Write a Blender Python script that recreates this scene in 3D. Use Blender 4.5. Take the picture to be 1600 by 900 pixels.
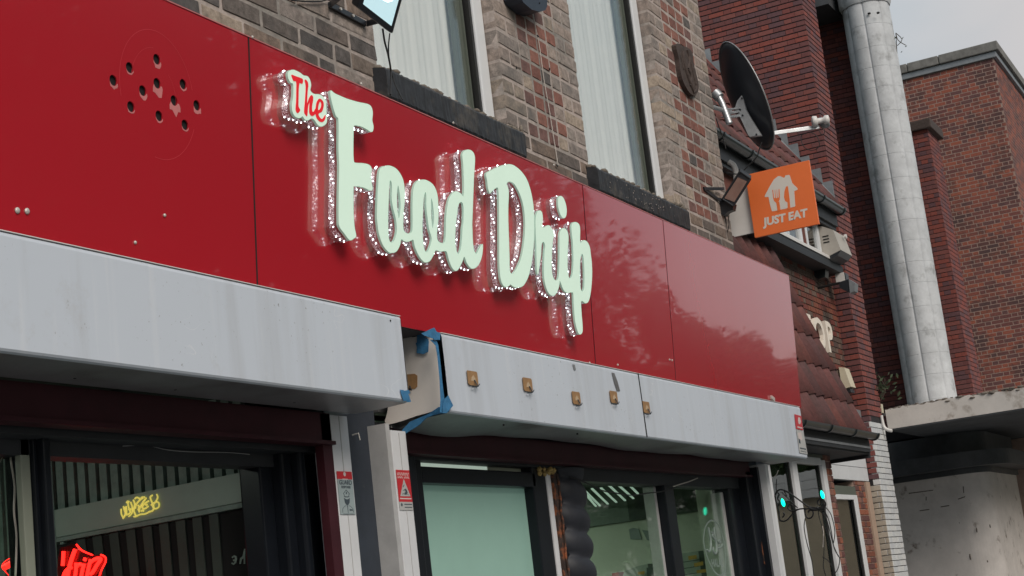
import bpy, bmesh, math, random
from mathutils import Vector, Matrix
from mathutils.geometry import tessellate_polygon
rnd = random.Random(7)
R = math.radians
SC = bpy.context.scene
COL = SC.collection
for o in list(bpy.data.objects): bpy.data.objects.remove(o)

# ---------------------------------------------------------------- camera
EYE = 1.55
YAW, PITCH, ROLL, FPX = R(64.123), R(11.515), R(-6.79), 2500.0
f0 = Vector((math.sin(YAW), math.cos(YAW), 0)); r0 = Vector((math.cos(YAW), -math.sin(YAW), 0))
FW = f0*math.cos(PITCH) + Vector((0, 0, 1))*math.sin(PITCH)
UU = -f0*math.sin(PITCH) + Vector((0, 0, 1))*math.cos(PITCH)
RT = r0*math.cos(ROLL) + UU*math.sin(ROLL)
UP = -r0*math.sin(ROLL) + UU*math.cos(ROLL)
EYEV = Vector((0, 0, EYE))
cam = bpy.data.cameras.new('camera'); camo = bpy.data.objects.new('camera', cam); COL.objects.link(camo)
camo.matrix_world = Matrix(((RT.x, UP.x, -FW.x, 0), (RT.y, UP.y, -FW.y, 0), (RT.z, UP.z, -FW.z, EYE), (0, 0, 0, 1)))
cam.sensor_width = 36; cam.lens = FPX/1600*36; cam.clip_end = 2000; cam.clip_start = .05
SC.camera = camo

# ---------------------------------------------------------------- world and sun
w = bpy.data.worlds.new('World'); SC.world = w; w.use_nodes = True
nt = w.node_tree; nt.nodes.clear()
def wn(t): return nt.nodes.new(t)
out = wn('ShaderNodeOutputWorld'); bg = wn('ShaderNodeBackground'); sky = wn('ShaderNodeTexSky')
sky.sky_type = 'NISHITA'; sky.sun_disc = False; sky.sun_elevation = R(9); sky.sun_rotation = R(100); sky.air_density = 1.0; sky.dust_density = 2.0
tc = wn('ShaderNodeTexCoord'); mp = wn('ShaderNodeMapping'); mp.inputs['Scale'].default_value = (1.2, 1.2, 3.0)
no = wn('ShaderNodeTexNoise'); no.inputs['Scale'].default_value = 2.2; no.inputs['Detail'].default_value = 5; no.inputs['Roughness'].default_value = .5
ra = wn('ShaderNodeValToRGB'); ra.color_ramp.elements[0].position = .40; ra.color_ramp.elements[1].position = .62
ra.color_ramp.elements[0].color = (2.8, 3.7, 4.2, 1); ra.color_ramp.elements[1].color = (4.9, 5.0, 5.0, 1)
sep = wn('ShaderNodeSeparateXYZ'); hz = wn('ShaderNodeMapRange'); hz.inputs['From Min'].default_value = .980; hz.inputs['From Max'].default_value = 1.0
warm = wn('ShaderNodeMixRGB'); warm.inputs['Color2'].default_value = (6.2, 5.2, 4.6, 1)
hm = wn('ShaderNodeMath'); hm.operation = 'MULTIPLY'; hm.inputs[1].default_value = .75
mx = wn('ShaderNodeMixRGB'); mx.inputs['Fac'].default_value = .85
L = nt.links.new
L(tc.outputs['Generated'], mp.inputs['Vector']); L(mp.outputs[0], no.inputs['Vector']); L(no.outputs['Fac'], ra.inputs['Fac'])
dt = wn('ShaderNodeVectorMath'); dt.operation = 'DOT_PRODUCT'; dt.inputs[1].default_value = (.955, .02, .295); L(tc.outputs['Generated'], dt.inputs[0]); L(dt.outputs['Value'], hz.inputs['Value']); L(hz.outputs[0], hm.inputs[0]); L(hm.outputs[0], warm.inputs['Fac'])
sz = wn('ShaderNodeSeparateXYZ'); L(tc.outputs['Generated'], sz.inputs[0]); lz = wn('ShaderNodeMapRange'); lz.inputs['From Min'].default_value = .34; lz.inputs['From Max'].default_value = .02; lz.inputs['To Max'].default_value = .6; L(sz.outputs['Z'], lz.inputs['Value'])
low = wn('ShaderNodeMixRGB'); low.inputs['Color2'].default_value = (5.7, 4.9, 4.45, 1); L(lz.outputs[0], low.inputs['Fac']); L(warm.outputs[0], low.inputs['Color1'])
L(ra.outputs[0], warm.inputs['Color1']); L(sky.outputs[0], mx.inputs['Color1']); L(low.outputs[0], mx.inputs['Color2'])
L(mx.outputs[0], bg.inputs['Color']); bg.inputs['Strength'].default_value = .092; L(bg.outputs[0], out.inputs['Surface'])
sd = bpy.data.lights.new('sun', 'SUN'); sd.energy = 1.5; sd.angle = R(30); sd.color = (1, .9, .8)
so = bpy.data.objects.new('sun', sd); COL.objects.link(so)
az, el = R(-122), R(36)   # the sun stands behind the camera over the street, veiled by cloud
sdir = Vector((math.cos(az)*math.cos(el), math.sin(az)*math.cos(el), math.sin(el)))
so.rotation_euler = sdir.to_track_quat('Z', 'Y').to_euler(); so.location = (0, 0, 30)
sky.sun_elevation = el; sky.sun_rotation = math.pi/2 - az
SC.view_settings.view_transform = 'Standard'; SC.view_settings.look = 'None'; SC.view_settings.exposure = 0.56; SC.view_settings.gamma = 1
SC.render.engine = 'CYCLES'

# ---------------------------------------------------------------- measuring helpers (pixel of the 1600 px photograph -> point on a real plane)
def ray(px, py): return RT*(px-800) - UP*(py-450) + FW*FPX
def onp(px, py, p0, n):
    d = ray(px, py); return EYEV + d*((p0-EYEV).dot(n)/d.dot(n))
def ay(px, py, Y): d = ray(px, py); return EYEV + d*(Y/d.y)
def ax(px, py, X): d = ray(px, py); return EYEV + d*(X/d.x)
def azp(px, py, Zr): d = ray(px, py); return EYEV + d*(Zr/d.z)
def proj(p):
    q = p-EYEV; z = q.dot(FW)
    if z <= .01: return (-9e3, -9e3)
    return (800+FPX*q.dot(RT)/z, 450-FPX*q.dot(UP)/z)
def Zm(x, y, s, pts): return [(x+a/s, y+b/s) for a, b in pts]
E0 = EYE   # heights below are given relative to the eye and lifted by this

# ---------------------------------------------------------------- materials
MATS = {}
def mat(name, col, rough=.6, metal=0, spec=.5, var=.12, vs=6, bump=.0, bs=80, col2=None, c2s=3, c2r=(.5, .62), c2f=1, emit=None, es=0, coat=0, alpha=None, aniso=None, stretch=None):
    m = bpy.data.materials.new(name); m.use_nodes = True; n = m.node_tree; N = n.nodes; l = n.links.new
    b = N['Principled BSDF']; b.inputs['Roughness'].default_value = rough; b.inputs['Metallic'].default_value = metal
    b.inputs['Specular IOR Level'].default_value = spec; b.inputs['Coat Weight'].default_value = coat
    g = N.new('ShaderNodeNewGeometry'); mp = N.new('ShaderNodeMapping')
    if stretch: mp.inputs['Scale'].default_value = stretch
    l(g.outputs['Position'], mp.inputs['Vector'])
    base = None
    rgb = N.new('ShaderNodeRGB'); rgb.outputs[0].default_value = (*col, 1); base = rgb.outputs[0]
    if col2:
        t = N.new('ShaderNodeTexNoise'); t.inputs['Scale'].default_value = c2s; t.inputs['Detail'].default_value = 6; t.inputs['Roughness'].default_value = .65
        l(mp.outputs[0], t.inputs['Vector'])
        r = N.new('ShaderNodeMapRange'); r.inputs['From Min'].default_value = c2r[0]; r.inputs['From Max'].default_value = c2r[1]; r.inputs['To Max'].default_value = c2f
        l(t.outputs['Fac'], r.inputs['Value'])
        x = N.new('ShaderNodeMixRGB'); x.inputs['Color2'].default_value = (*col2, 1); l(r.outputs[0], x.inputs['Fac']); l(base, x.inputs['Color1']); base = x.outputs[0]
    if var:
        t = N.new('ShaderNodeTexNoise'); t.inputs['Scale'].default_value = vs; t.inputs['Detail'].default_value = 8; t.inputs['Roughness'].default_value = .7
        l(mp.outputs[0], t.inputs['Vector'])
        r = N.new('ShaderNodeMapRange'); r.inputs['From Min'].default_value = .25; r.inputs['From Max'].default_value = .75
        r.inputs['To Min'].default_value = 1-var*1.6; r.inputs['To Max'].default_value = 1+var*1.6; l(t.outputs['Fac'], r.inputs['Value'])
        x = N.new('ShaderNodeVectorMath'); x.operation = 'SCALE'; l(base, x.inputs[0]); l(r.outputs[0], x.inputs['Scale']); base = x.outputs[0]
    l(base, b.inputs['Base Color'])
    if bump:
        t = N.new('ShaderNodeTexNoise'); t.inputs['Scale'].default_value = bs; t.inputs['Detail'].default_value = 5
        l(mp.outputs[0], t.inputs['Vector']); bp = N.new('ShaderNodeBump'); bp.inputs['Strength'].default_value = bump; bp.inputs['Distance'].default_value = .004
        l(t.outputs['Fac'], bp.inputs['Height']); l(bp.outputs[0], b.inputs['Normal'])
    if emit: b.inputs['Emission Color'].default_value = (*emit, 1); b.inputs['Emission Strength'].default_value = es
    if alpha is not None: b.inputs['Alpha'].default_value = alpha
    MATS[name] = m; return m
def brickmat(name, cols, rough=.85, soot=None, sootr=(.45, .6), speck=.25, bump=.5, moss=None):
    m = bpy.data.materials.new(name); m.use_nodes = True; n = m.node_tree; N = n.nodes; l = n.links.new
    b = N['Principled BSDF']; b.inputs['Roughness'].default_value = rough; b.inputs['Specular IOR Level'].default_value = .25
    oi = N.new('ShaderNodeObjectInfo'); g = N.new('ShaderNodeNewGeometry'); a = N.new('ShaderNodeMath'); a.operation = 'ADD'
    l(oi.outputs['Random'], a.inputs[0]); l(g.outputs['Random Per Island'], a.inputs[1]); fr = N.new('ShaderNodeMath'); fr.operation = 'FRACT'; l(a.outputs[0], fr.inputs[0])
    cr = N.new('ShaderNodeValToRGB'); cr.color_ramp.interpolation = 'CONSTANT' if len(cols) > 2 else 'LINEAR'
    e = cr.color_ramp.elements; e[0].color = (*cols[0], 1); e[0].position = 0; e[1].color = (*cols[1], 1); e[1].position = 1/len(cols)
    for i, c in enumerate(cols[2:]): q = e.new((i+2)/len(cols)); q.color = (*c, 1)
    l(fr.outputs[0], cr.inputs['Fac']); base = cr.outputs[0]
    t = N.new('ShaderNodeTexNoise'); t.inputs['Scale'].default_value = 28; t.inputs['Detail'].default_value = 9; t.inputs['Roughness'].default_value = .75; l(g.outputs['Position'], t.inputs['Vector'])
    r = N.new('ShaderNodeMapRange'); r.inputs['From Min'].default_value = .3; r.inputs['From Max'].default_value = .7; r.inputs['To Min'].default_value = 1-speck*1.5; r.inputs['To Max'].default_value = 1+speck*1.5; l(t.outputs['Fac'], r.inputs['Value'])
    x = N.new('ShaderNodeVectorMath'); x.operation = 'SCALE'; l(base, x.inputs[0]); l(r.outputs[0], x.inputs['Scale']); base = x.outputs[0]
    if soot:
        t2 = N.new('ShaderNodeTexNoise'); t2.inputs['Scale'].default_value = 1.7; t2.inputs['Detail'].default_value = 8; t2.inputs['Roughness'].default_value = .7; l(g.outputs['Position'], t2.inputs['Vector'])
        r2 = N.new('ShaderNodeMapRange'); r2.inputs['From Min'].default_value = sootr[0]; r2.inputs['From Max'].default_value = sootr[1]; r2.inputs['To Max'].default_value = .75; l(t2.outputs['Fac'], r2.inputs['Value'])
        y = N.new('ShaderNodeMixRGB'); y.inputs['Color2'].default_value = (*soot, 1); l(r2.outputs[0], y.inputs['Fac']); l(base, y.inputs['Color1']); base = y.outputs[0]
    l(base, b.inputs['Base Color'])
    bp = N.new('ShaderNodeBump'); bp.inputs['Strength'].default_value = bump; bp.inputs['Distance'].default_value = .006; l(t.outputs['Fac'], bp.inputs['Height']); l(bp.outputs[0], b.inputs['Normal'])
    MATS[name] = m; return m
def glassmat(name, tint=(.8, .85, .85), mixf=.75, rough=.02, wav=0, refl=1.5):
    m = bpy.data.materials.new(name); m.use_nodes = True; n = m.node_tree; N = n.nodes; l = n.links.new; N.clear()
    o = N.new('ShaderNodeOutputMaterial'); tr = N.new('ShaderNodeBsdfTransparent'); tr.inputs[0].default_value = (*tint, 1)
    gl = N.new('ShaderNodeBsdfGlossy'); gl.inputs['Roughness'].default_value = rough
    lw = N.new('ShaderNodeLayerWeight'); lw.inputs['Blend'].default_value = .5; pw = N.new('ShaderNodeMath'); pw.operation = 'POWER'; pw.inputs[1].default_value = 5; l(lw.outputs['Facing'], pw.inputs[0])
    fr = N.new('ShaderNodeMapRange'); fr.inputs['To Min'].default_value = ((refl-1)/(refl+1))**2; l(pw.outputs[0], fr.inputs['Value']); x = N.new('ShaderNodeMixShader')
    l(fr.outputs[0], x.inputs[0]); l(tr.outputs[0], x.inputs[1]); l(gl.outputs[0], x.inputs[2]); l(x.outputs[0], o.inputs[0])
    if wav:
        g = N.new('ShaderNodeNewGeometry'); t = N.new('ShaderNodeTexNoise'); t.inputs['Scale'].default_value = 2.5; l(g.outputs['Position'], t.inputs['Vector'])
        bp = N.new('ShaderNodeBump'); bp.inputs['Strength'].default_value = wav; bp.inputs['Distance'].default_value = .01; l(t.outputs['Fac'], bp.inputs['Height']); l(bp.outputs[0], gl.inputs['Normal'])
    MATS[name] = m; return m
def panelmat():
    m = bpy.data.materials.new('red_gloss_panel'); m.use_nodes = True; n = m.node_tree; N = n.nodes; l = n.links.new
    b = N['Principled BSDF']; b.inputs['Roughness'].default_value = .2; b.inputs['Coat Weight'].default_value = 1; b.inputs['Coat IOR'].default_value = 1.48; b.inputs['Coat Roughness'].default_value = .025
    g = N.new('ShaderNodeNewGeometry')
    def noise(s, d=4, rg=.6, st=None):
        t = N.new('ShaderNodeTexNoise'); t.inputs['Scale'].default_value = s; t.inputs['Detail'].default_value = d; t.inputs['Roughness'].default_value = rg
        if st:
            mp = N.new('ShaderNodeMapping'); mp.inputs['Scale'].default_value = st; l(g.outputs['Position'], mp.inputs[0]); l(mp.outputs[0], t.inputs['Vector'])
        else: l(g.outputs['Position'], t.inputs['Vector'])
        return t.outputs['Fac']
    def rng(f, a, c, lo=0, hi=1):
        r = N.new('ShaderNodeMapRange'); r.inputs['From Min'].default_value = a; r.inputs['From Max'].default_value = c; r.inputs['To Min'].default_value = lo; r.inputs['To Max'].default_value = hi; l(f, r.inputs['Value']); return r.outputs[0]
    # scuffs and smears of pale dust on the sheet
    sc = rng(noise(5.5, 8, .75), .66, .74, 0, .16); ru = rng(noise(9, 5, .7, (1, 1, .3)), .35, .75, .012, .05)
    x = N.new('ShaderNodeMixRGB'); x.inputs['Color1'].default_value = (.42, .015, .026, 1); x.inputs['Color2'].default_value = (.62, .25, .25, 1); l(sc, x.inputs['Fac']); l(x.outputs[0], b.inputs['Base Color']); l(ru, b.inputs['Coat Roughness'])
    bp = N.new('ShaderNodeBump'); bp.inputs['Strength'].default_value = 1; bp.inputs['Distance'].default_value = .0024; l(noise(1.6, 1.5, .35), bp.inputs['Height'])
    bp2 = N.new('ShaderNodeBump'); bp2.inputs['Strength'].default_value = .06; bp2.inputs['Distance'].default_value = .001; l(noise(60, 2), bp2.inputs['Height']); l(bp.outputs[0], bp2.inputs['Normal'])
    l(bp2.outputs[0], b.inputs['Normal']); l(bp.outputs[0], b.inputs['Coat Normal']); MATS['red_gloss_panel'] = m; return m
def glittermat():
    m = bpy.data.materials.new('diamante_strip'); m.use_nodes = True; n = m.node_tree; N = n.nodes; l = n.links.new
    b = N['Principled BSDF']; b.inputs['Roughness'].default_value = .22; b.inputs['Metallic'].default_value = .85
    g = N.new('ShaderNodeNewGeometry'); v = N.new('ShaderNodeTexVoronoi'); v.inputs['Scale'].default_value = 300; l(g.outputs['Position'], v.inputs['Vector'])
    cr = N.new('ShaderNodeValToRGB'); cr.color_ramp.elements[0].color = (.95, .97, 1, 1); cr.color_ramp.elements[0].position = .25; cr.color_ramp.elements[1].color = (.42, .42, .46, 1); cr.color_ramp.elements[1].position = .62
    l(v.outputs['Distance'], cr.inputs['Fac']); l(cr.outputs[0], b.inputs['Base Color'])
    s = N.new('ShaderNodeVectorMath'); s.operation = 'SUBTRACT'; s.inputs[1].default_value = (.5, .5, .5); l(v.outputs['Color'], s.inputs[0])
    s2 = N.new('ShaderNodeVectorMath'); s2.operation = 'SCALE'; s2.inputs['Scale'].default_value = .25; l(s.outputs[0], s2.inputs[0])
    a = N.new('ShaderNodeVectorMath'); a.operation = 'ADD'; l(g.outputs['Normal'], a.inputs[0]); l(s2.outputs[0], a.inputs[1]); nn = N.new('ShaderNodeVectorMath'); nn.operation = 'NORMALIZE'; l(a.outputs[0], nn.inputs[0]); l(nn.outputs[0], b.inputs['Normal'])
    b.inputs['Emission Color'].default_value = (.9, .95, 1, 1)
    e = N.new('ShaderNodeMapRange'); e.inputs['From Min'].default_value = .45; e.inputs['From Max'].default_value = .15; e.inputs['To Max'].default_value = .55; l(v.outputs['Distance'], e.inputs['Value']); l(e.outputs[0], b.inputs['Emission Strength'])  # cell centres given a glow to imitate sparkle
    MATS['diamante_strip'] = m; return m
def clearmat(name, tint, f, diff=(.75, .6, .62), dw=.15):
    m = bpy.data.materials.new(name); m.use_nodes = True; n = m.node_tree; N = n.nodes; l = n.links.new; N.clear()
    o = N.new('ShaderNodeOutputMaterial'); tr = N.new('ShaderNodeBsdfTransparent'); tr.inputs[0].default_value = (*tint, 1)
    gl = N.new('ShaderNodeBsdfGlossy'); gl.inputs['Roughness'].default_value = .08; df = N.new('ShaderNodeBsdfDiffuse'); df.inputs[0].default_value = (*diff, 1)
    x1 = N.new('ShaderNodeMixShader'); x1.inputs[0].default_value = dw; l(tr.outputs[0], x1.inputs[1]); l(df.outputs[0], x1.inputs[2])
    x = N.new('ShaderNodeMixShader'); x.inputs[0].default_value = f; l(x1.outputs[0], x.inputs[1]); l(gl.outputs[0], x.inputs[2]); l(x.outputs[0], o.inputs[0]); MATS[name] = m; return m
def emitmat(name, col, s):
    return mat(name, col, .5, var=0, emit=col, es=s)

# ---------------------------------------------------------------- object helpers
WL = {}
def tag(o, label=None, cat=None, group=None, kind=None):
    if label: o['label'] = label
    if cat: o['category'] = cat
    if group: o['group'] = group
    if kind: o['kind'] = kind
    return o
def thing(name, label, cat, loc, group=None, kind=None):
    o = bpy.data.objects.new(name, None); COL.objects.link(o); o.location = loc; o.empty_display_size = .1
    WL[o.name] = Vector(loc); return tag(o, label, cat, group, kind)
def wloc(p): return WL.get(p.name, Vector((0, 0, 0))) if p else Vector((0, 0, 0))
class MB:
    def __init__(s): s.v = []; s.f = []; s.sm = []
    def add(s, vs, fs, smooth=False):
        k = len(s.v); s.v += [Vector(q) for q in vs]; s.f += [[i+k for i in f] for f in fs]; s.sm += [smooth]*len(fs); return s
    def box(s, x0, x1, y0, y1, z0, z1, b=0):
        if x0 > x1: x0, x1 = x1, x0
        if y0 > y1: y0, y1 = y1, y0
        if z0 > z1: z0, z1 = z1, z0
        return s.obox(Vector((x0, y0, z0)), Vector((x1-x0, 0, 0)), Vector((0, y1-y0, 0)), Vector((0, 0, z1-z0)), b)
    def obox(s, o, U, V, W, b=0):
        if U.cross(V).dot(W) < 0: U, V = V, U
        if b:
            ls = (U.length, V.length, W.length); b = min(b, min(ls)*.3)
            bm = bmesh.new()
            vs = [bm.verts.new(o+U*i+V*j+W*k) for k in (0, 1) for j in (0, 1) for i in (0, 1)]
            for f in ((0, 2, 3, 1), (4, 5, 7, 6), (0, 1, 5, 4), (2, 6, 7, 3), (0, 4, 6, 2), (1, 3, 7, 5)): bm.faces.new([vs[i] for i in f])
            bmesh.ops.bevel(bm, geom=list(bm.edges), offset=b, segments=2, affect='EDGES', profile=.6)
            bm.verts.index_update(); s.add([v.co.copy() for v in bm.verts], [[v.index for v in f.verts] for f in bm.faces]); bm.free(); return s
        vs = [o+U*i+V*j+W*k for k in (0, 1) for j in (0, 1) for i in (0, 1)]
        return s.add(vs, [(0, 2, 3, 1), (4, 5, 7, 6), (0, 1, 5, 4), (2, 6, 7, 3), (0, 4, 6, 2), (1, 3, 7, 5)])
    def prism(s, loops, d, cap=True, smooth=False):
        """loops: list of closed 3D loops (outer, holes) in one plane; d: extrusion vector"""
        flat = [p for lp in loops for p in lp]; n = len(flat)
        tris = tessellate_polygon([[Vector(p) for p in lp] for lp in loops])
        nrm = Vector((0, 0, 0)); lp = loops[0]
        for i in range(len(lp)): nrm += Vector(lp[i]).cross(Vector(lp[(i+1) % len(lp)]))
        d = Vector(d)
        fs = []
        t0 = tris[0] if tris else None
        for t in tris:
            a, b_, c = [Vector(flat[i]) for i in t]
            if (b_-a).cross(c-a).dot(d) > 0: t = t[::-1]
            fs.append(tuple(t)); fs.append(tuple(i+n for i in t[::-1]))
        s.add(flat+[Vector(p)+d for p in flat], fs)
        k = 0
        for li, lp in enumerate(loops):
            m = len(lp); a = Vector((0, 0, 0))
            for i in range(m): a += Vector(lp[i]).cross(Vector(lp[(i+1) % m]))
            fl = (a.dot(d) > 0) != (li > 0)
            vs = [Vector(p) for p in lp]+[Vector(p)+d for p in lp]
            q = [(i, (i+1) % m, m+(i+1) % m, m+i) for i in range(m)]
            if not fl: q = [x[::-1] for x in q]
            s.add(vs, q, smooth)
        return s
    def ribbon(s, loop, a, b_, smooth=True, closed=True):
        m = len(loop); vs = [Vector(p)+Vector(a) for p in loop]+[Vector(p)+Vector(b_) for p in loop]
        return s.add(vs, [(i, (i+1) % m, m+(i+1) % m, m+i) for i in range(m if closed else m-1)], smooth)
    def tube(s, pts, r, n=8, cap=True):
        pts = [Vector(p) for p in pts]; k = len(pts); rs = r if isinstance(r, (list, tuple)) else [r]*k
        vs = []; prev = None
        for i, p in enumerate(pts):
            d = (pts[min(i+1, k-1)]-pts[max(i-1, 0)]).normalized()
            if prev is None: a = d.cross(Vector((0, 0, 1)) if abs(d.z) < .9 else Vector((1, 0, 0))).normalized()
            else: a = (prev-d*prev.dot(d)).normalized()
            prev = a; b = d.cross(a)
            vs += [p+a*rs[i]*math.cos(2*math.pi*j/n)+b*rs[i]*math.sin(2*math.pi*j/n) for j in range(n)]
        fs = [(i*n+j, i*n+(j+1) % n, (i+1)*n+(j+1) % n, (i+1)*n+j) for i in range(k-1) for j in range(n)]
        s.add(vs, fs, True)
        if cap: s.add(vs[:n], [tuple(range(n))[::-1]]); s.add(vs[-n:], [tuple(range(n))])
        return s
    def lathe(s, prof, c, axis=Vector((0, 0, 1)), n=24, smooth=True, caps=True):
        """prof: (r, h) pairs along axis from c"""
        axis = axis.normalized(); a = axis.cross(Vector((0, 1, 0)) if abs(axis.y) < .9 else Vector((1, 0, 0))).normalized(); b = axis.cross(a)
        vs = [c+axis*h+(a*math.cos(2*math.pi*j/n)+b*math.sin(2*math.pi*j/n))*r for r, h in prof for j in range(n)]
        fs = [(i*n+j, i*n+(j+1) % n, (i+1)*n+(j+1) % n, (i+1)*n+j) for i in range(len(prof)-1) for j in range(n)]
        s.add(vs, fs, smooth)
        if caps: s.add(vs[:n], [tuple(range(n))[::-1]]); s.add(vs[-n:], [tuple(range(n))])
        return s
    def ico(s, c, r, sq=(1, 1, 1)):
        t = (1+5**.5)/2; V = [(-1, t, 0), (1, t, 0), (-1, -t, 0), (1, -t, 0), (0, -1, t), (0, 1, t), (0, -1, -t), (0, 1, -t), (t, 0, -1), (t, 0, 1), (-t, 0, -1), (-t, 0, 1)]
        F = [(0, 11, 5), (0, 5, 1), (0, 1, 7), (0, 7, 10), (0, 10, 11), (1, 5, 9), (5, 11, 4), (11, 10, 2), (10, 7, 6), (7, 1, 8), (3, 9, 4), (3, 4, 2), (3, 2, 6), (3, 6, 8), (3, 8, 9), (4, 9, 5), (2, 4, 11), (6, 2, 10), (8, 6, 7), (9, 8, 1)]
        return s.add([Vector(c)+Vector((a*sq[0], b*sq[1], d*sq[2]))*(r/1.902) for a, b, d in V], F, True)
    def mesh(s, name, origin=Vector((0, 0, 0))):
        me = bpy.data.meshes.new(name); me.from_pydata([v-origin for v in s.v], [], s.f); me.polygons.foreach_set('use_smooth', s.sm); me.update(); return me
    def build(s, name, m, parent=None, label=None, cat=None, group=None, kind=None):
        if parent: org = wloc(parent)
        else:
            lo = Vector([min(v[i] for v in s.v) for i in range(3)]); hi = Vector([max(v[i] for v in s.v) for i in range(3)]); org = Vector(((lo.x+hi.x)/2, (lo.y+hi.y)/2, lo.z))
        me = s.mesh(name, org); me.materials.append(MATS[m] if isinstance(m, str) else m)
        o = bpy.data.objects.new(name, me); COL.objects.link(o)
        if parent: o.parent = parent
        else: o.location = org
        WL[o.name] = org
        return tag(o, label, cat, group, kind)
def smooth_loop(pts, n=4):
    """closed Catmull-Rom through 2D points"""
    o = []; m = len(pts)
    for i in range(m):
        p0, p1, p2, p3 = [pts[(i+k-1) % m] for k in range(4)]
        for j in range(n):
            t = j/n; o.append(tuple(.5*((2*p1[c])+(-p0[c]+p2[c])*t+(2*p0[c]-5*p1[c]+4*p2[c]-p3[c])*t*t+(-p0[c]+3*p1[c]-3*p2[c]+p3[c])*t**3) for c in (0, 1)))
    return o
def smooth_path(pts, n=5):
    o = []; m = len(pts)
    for i in range(m-1):
        P = [Vector(pts[max(0, min(m-1, i+k-1))]) for k in range(4)]
        for j in range(n):
            t = j/n; o.append(.5*((2*P[1])+(-P[0]+P[2])*t+(2*P[0]-5*P[1]+4*P[2]-P[3])*t*t+(-P[0]+3*P[1]-3*P[2]+P[3])*t**3))
    return o+[Vector(pts[-1])]
def text_loops(body, size, bold=0, shear=0, res=3):
    c = bpy.data.curves.new('t', 'FONT'); c.body = body; c.size = size; c.offset = bold; c.shear = shear; c.resolution_u = res; c.align_x = 'CENTER'; c.align_y = 'CENTER'
    o = bpy.data.objects.new('t', c); me = o.to_mesh(); vs = [v.co.copy() for v in me.vertices]; fs = [list(p.vertices) for p in me.polygons]; o.to_mesh_clear(); bpy.data.objects.remove(o); bpy.data.curves.remove(c); return vs, fs
def text(body, size, o, U, V, N, th=.0015, bold=0, shear=0, sx=1):
    """text on a plane; U right, V up, N out of the surface"""
    vs, fs = text_loops(body, size, bold, shear); b = MB(); k = len(vs)
    P = [o+U*v.x*sx+V*v.y for v in vs]; b.add([p+N*th for p in P], fs)
    ed = {}
    for f in fs:
        for i in range(len(f)):
            e = (f[i], f[(i+1) % len(f)]); ed[e] = 1
    for (i, j) in list(ed):
        if (j, i) not in ed: b.add([P[i], P[j], P[j]+N*th, P[i]+N*th], [(0, 1, 2, 3)])
    return b

# ---------------------------------------------------------------- bricks
BC = {}
def brick_geo(wd, h, d, style, var):
    """a single worn brick: octagonal worn face, chamfer, sides; front at y=0"""
    r = random.Random(int(wd*1000)*16+var+{'old': 0, 'mid': 4, 'new': 8}[style]); j = {'old': .0038, 'mid': .003, 'new': .0012}[style]; c = {'old': .0045, 'mid': .004, 'new': .003}[style]
    def ring(ins, y, jj):
        P = [(ins*1.8, ins), (wd-ins*1.8, ins), (wd-ins, ins*1.8), (wd-ins, h-ins*1.8), (wd-ins*1.8, h-ins), (ins*1.8, h-ins), (ins, h-ins*1.8), (ins, ins*1.8)]
        return [Vector((a+r.uniform(-jj, jj), y+r.uniform(-jj, jj)*.4, b+r.uniform(-jj, jj))) for a, b in P]
    A = ring(c, 0, j); B = ring(.0012, c*.8, j*.35); Cc = ring(.0012, d, 0)
    fs = [tuple(range(8))]+[(i, 8+i, 8+(i+1) % 8, (i+1) % 8) for i in range(8)]+[(8+i, 16+i, 16+(i+1) % 8, 8+(i+1) % 8) for i in range(8)]
    return A+B+Cc, fs
def brick_mesh(wd, h, d, style, m):
    wd = round(wd/.005)*.005; k = (wd, h, d, style, m, rnd.randrange(4))
    if k not in BC:
        vs, fs = brick_geo(wd, h, d, style, k[5]); me = bpy.data.meshes.new('brick'); me.from_pydata(vs, [], fs); me.materials.append(MATS[m]); BC[k] = me
    return BC[k]
class Face:
    """a brick face: plane 'Y' (faces -y, u = +x) or 'X' (faces -x, u = -y)"""
    def __init__(s, part, kind, pos, d=.1, style='new', h=.0763, joint=.010, vj=None):
        s.part, s.kind, s.pos, s.d, s.style, s.h, s.j = part, kind, pos, d, style, h, joint; s.items = []; s.jv = joint if vj is None else vj
    def w(s, u, v, out=0): return Vector((u, s.pos-out, v)) if s.kind == 'Y' else Vector((s.pos-out, -u, v))
    def brick(s, u0, u1, v0, m, pr=0): s.items.append((u0+s.jv/2, u1-s.jv/2, v0+s.j/2, m, pr))
    def run(s, u0, u1, v0, v1, m, bond='stretcher', keep=None, hw=.1125, sw=.225):
        k0 = int(math.floor(v0/s.h)); k = k0
        while k*s.h < v1-.02:
            z = k*s.h
            if z >= v0-.02:
                if bond == 'stretcher': seq = [sw]; off = (k % 2)*sw/2
                elif bond == 'flemish': seq = [sw, hw]; off = (k % 2)*(sw+hw)/2+.0
                elif bond == 'header': seq = [hw]; off = (k % 2)*hw/2
                elif bond == 'english': seq = [sw] if k % 4 else [hw]; off = (k % 2)*hw
                u = u0-off; i = 0
                while u < u1-.001:
                    e = u+seq[i % len(seq)]; a, b = max(u, u0), min(e, u1)
                    if b-a > .035 and (keep is None or keep((a+b)/2, z+s.h/2)): s.brick(a, b, z, m(rnd) if callable(m) else m, rnd.uniform(-.004, .004) if s.style == 'old' else rnd.uniform(-.0015, .0015))
                    u = e; i += 1
            k += 1
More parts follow.
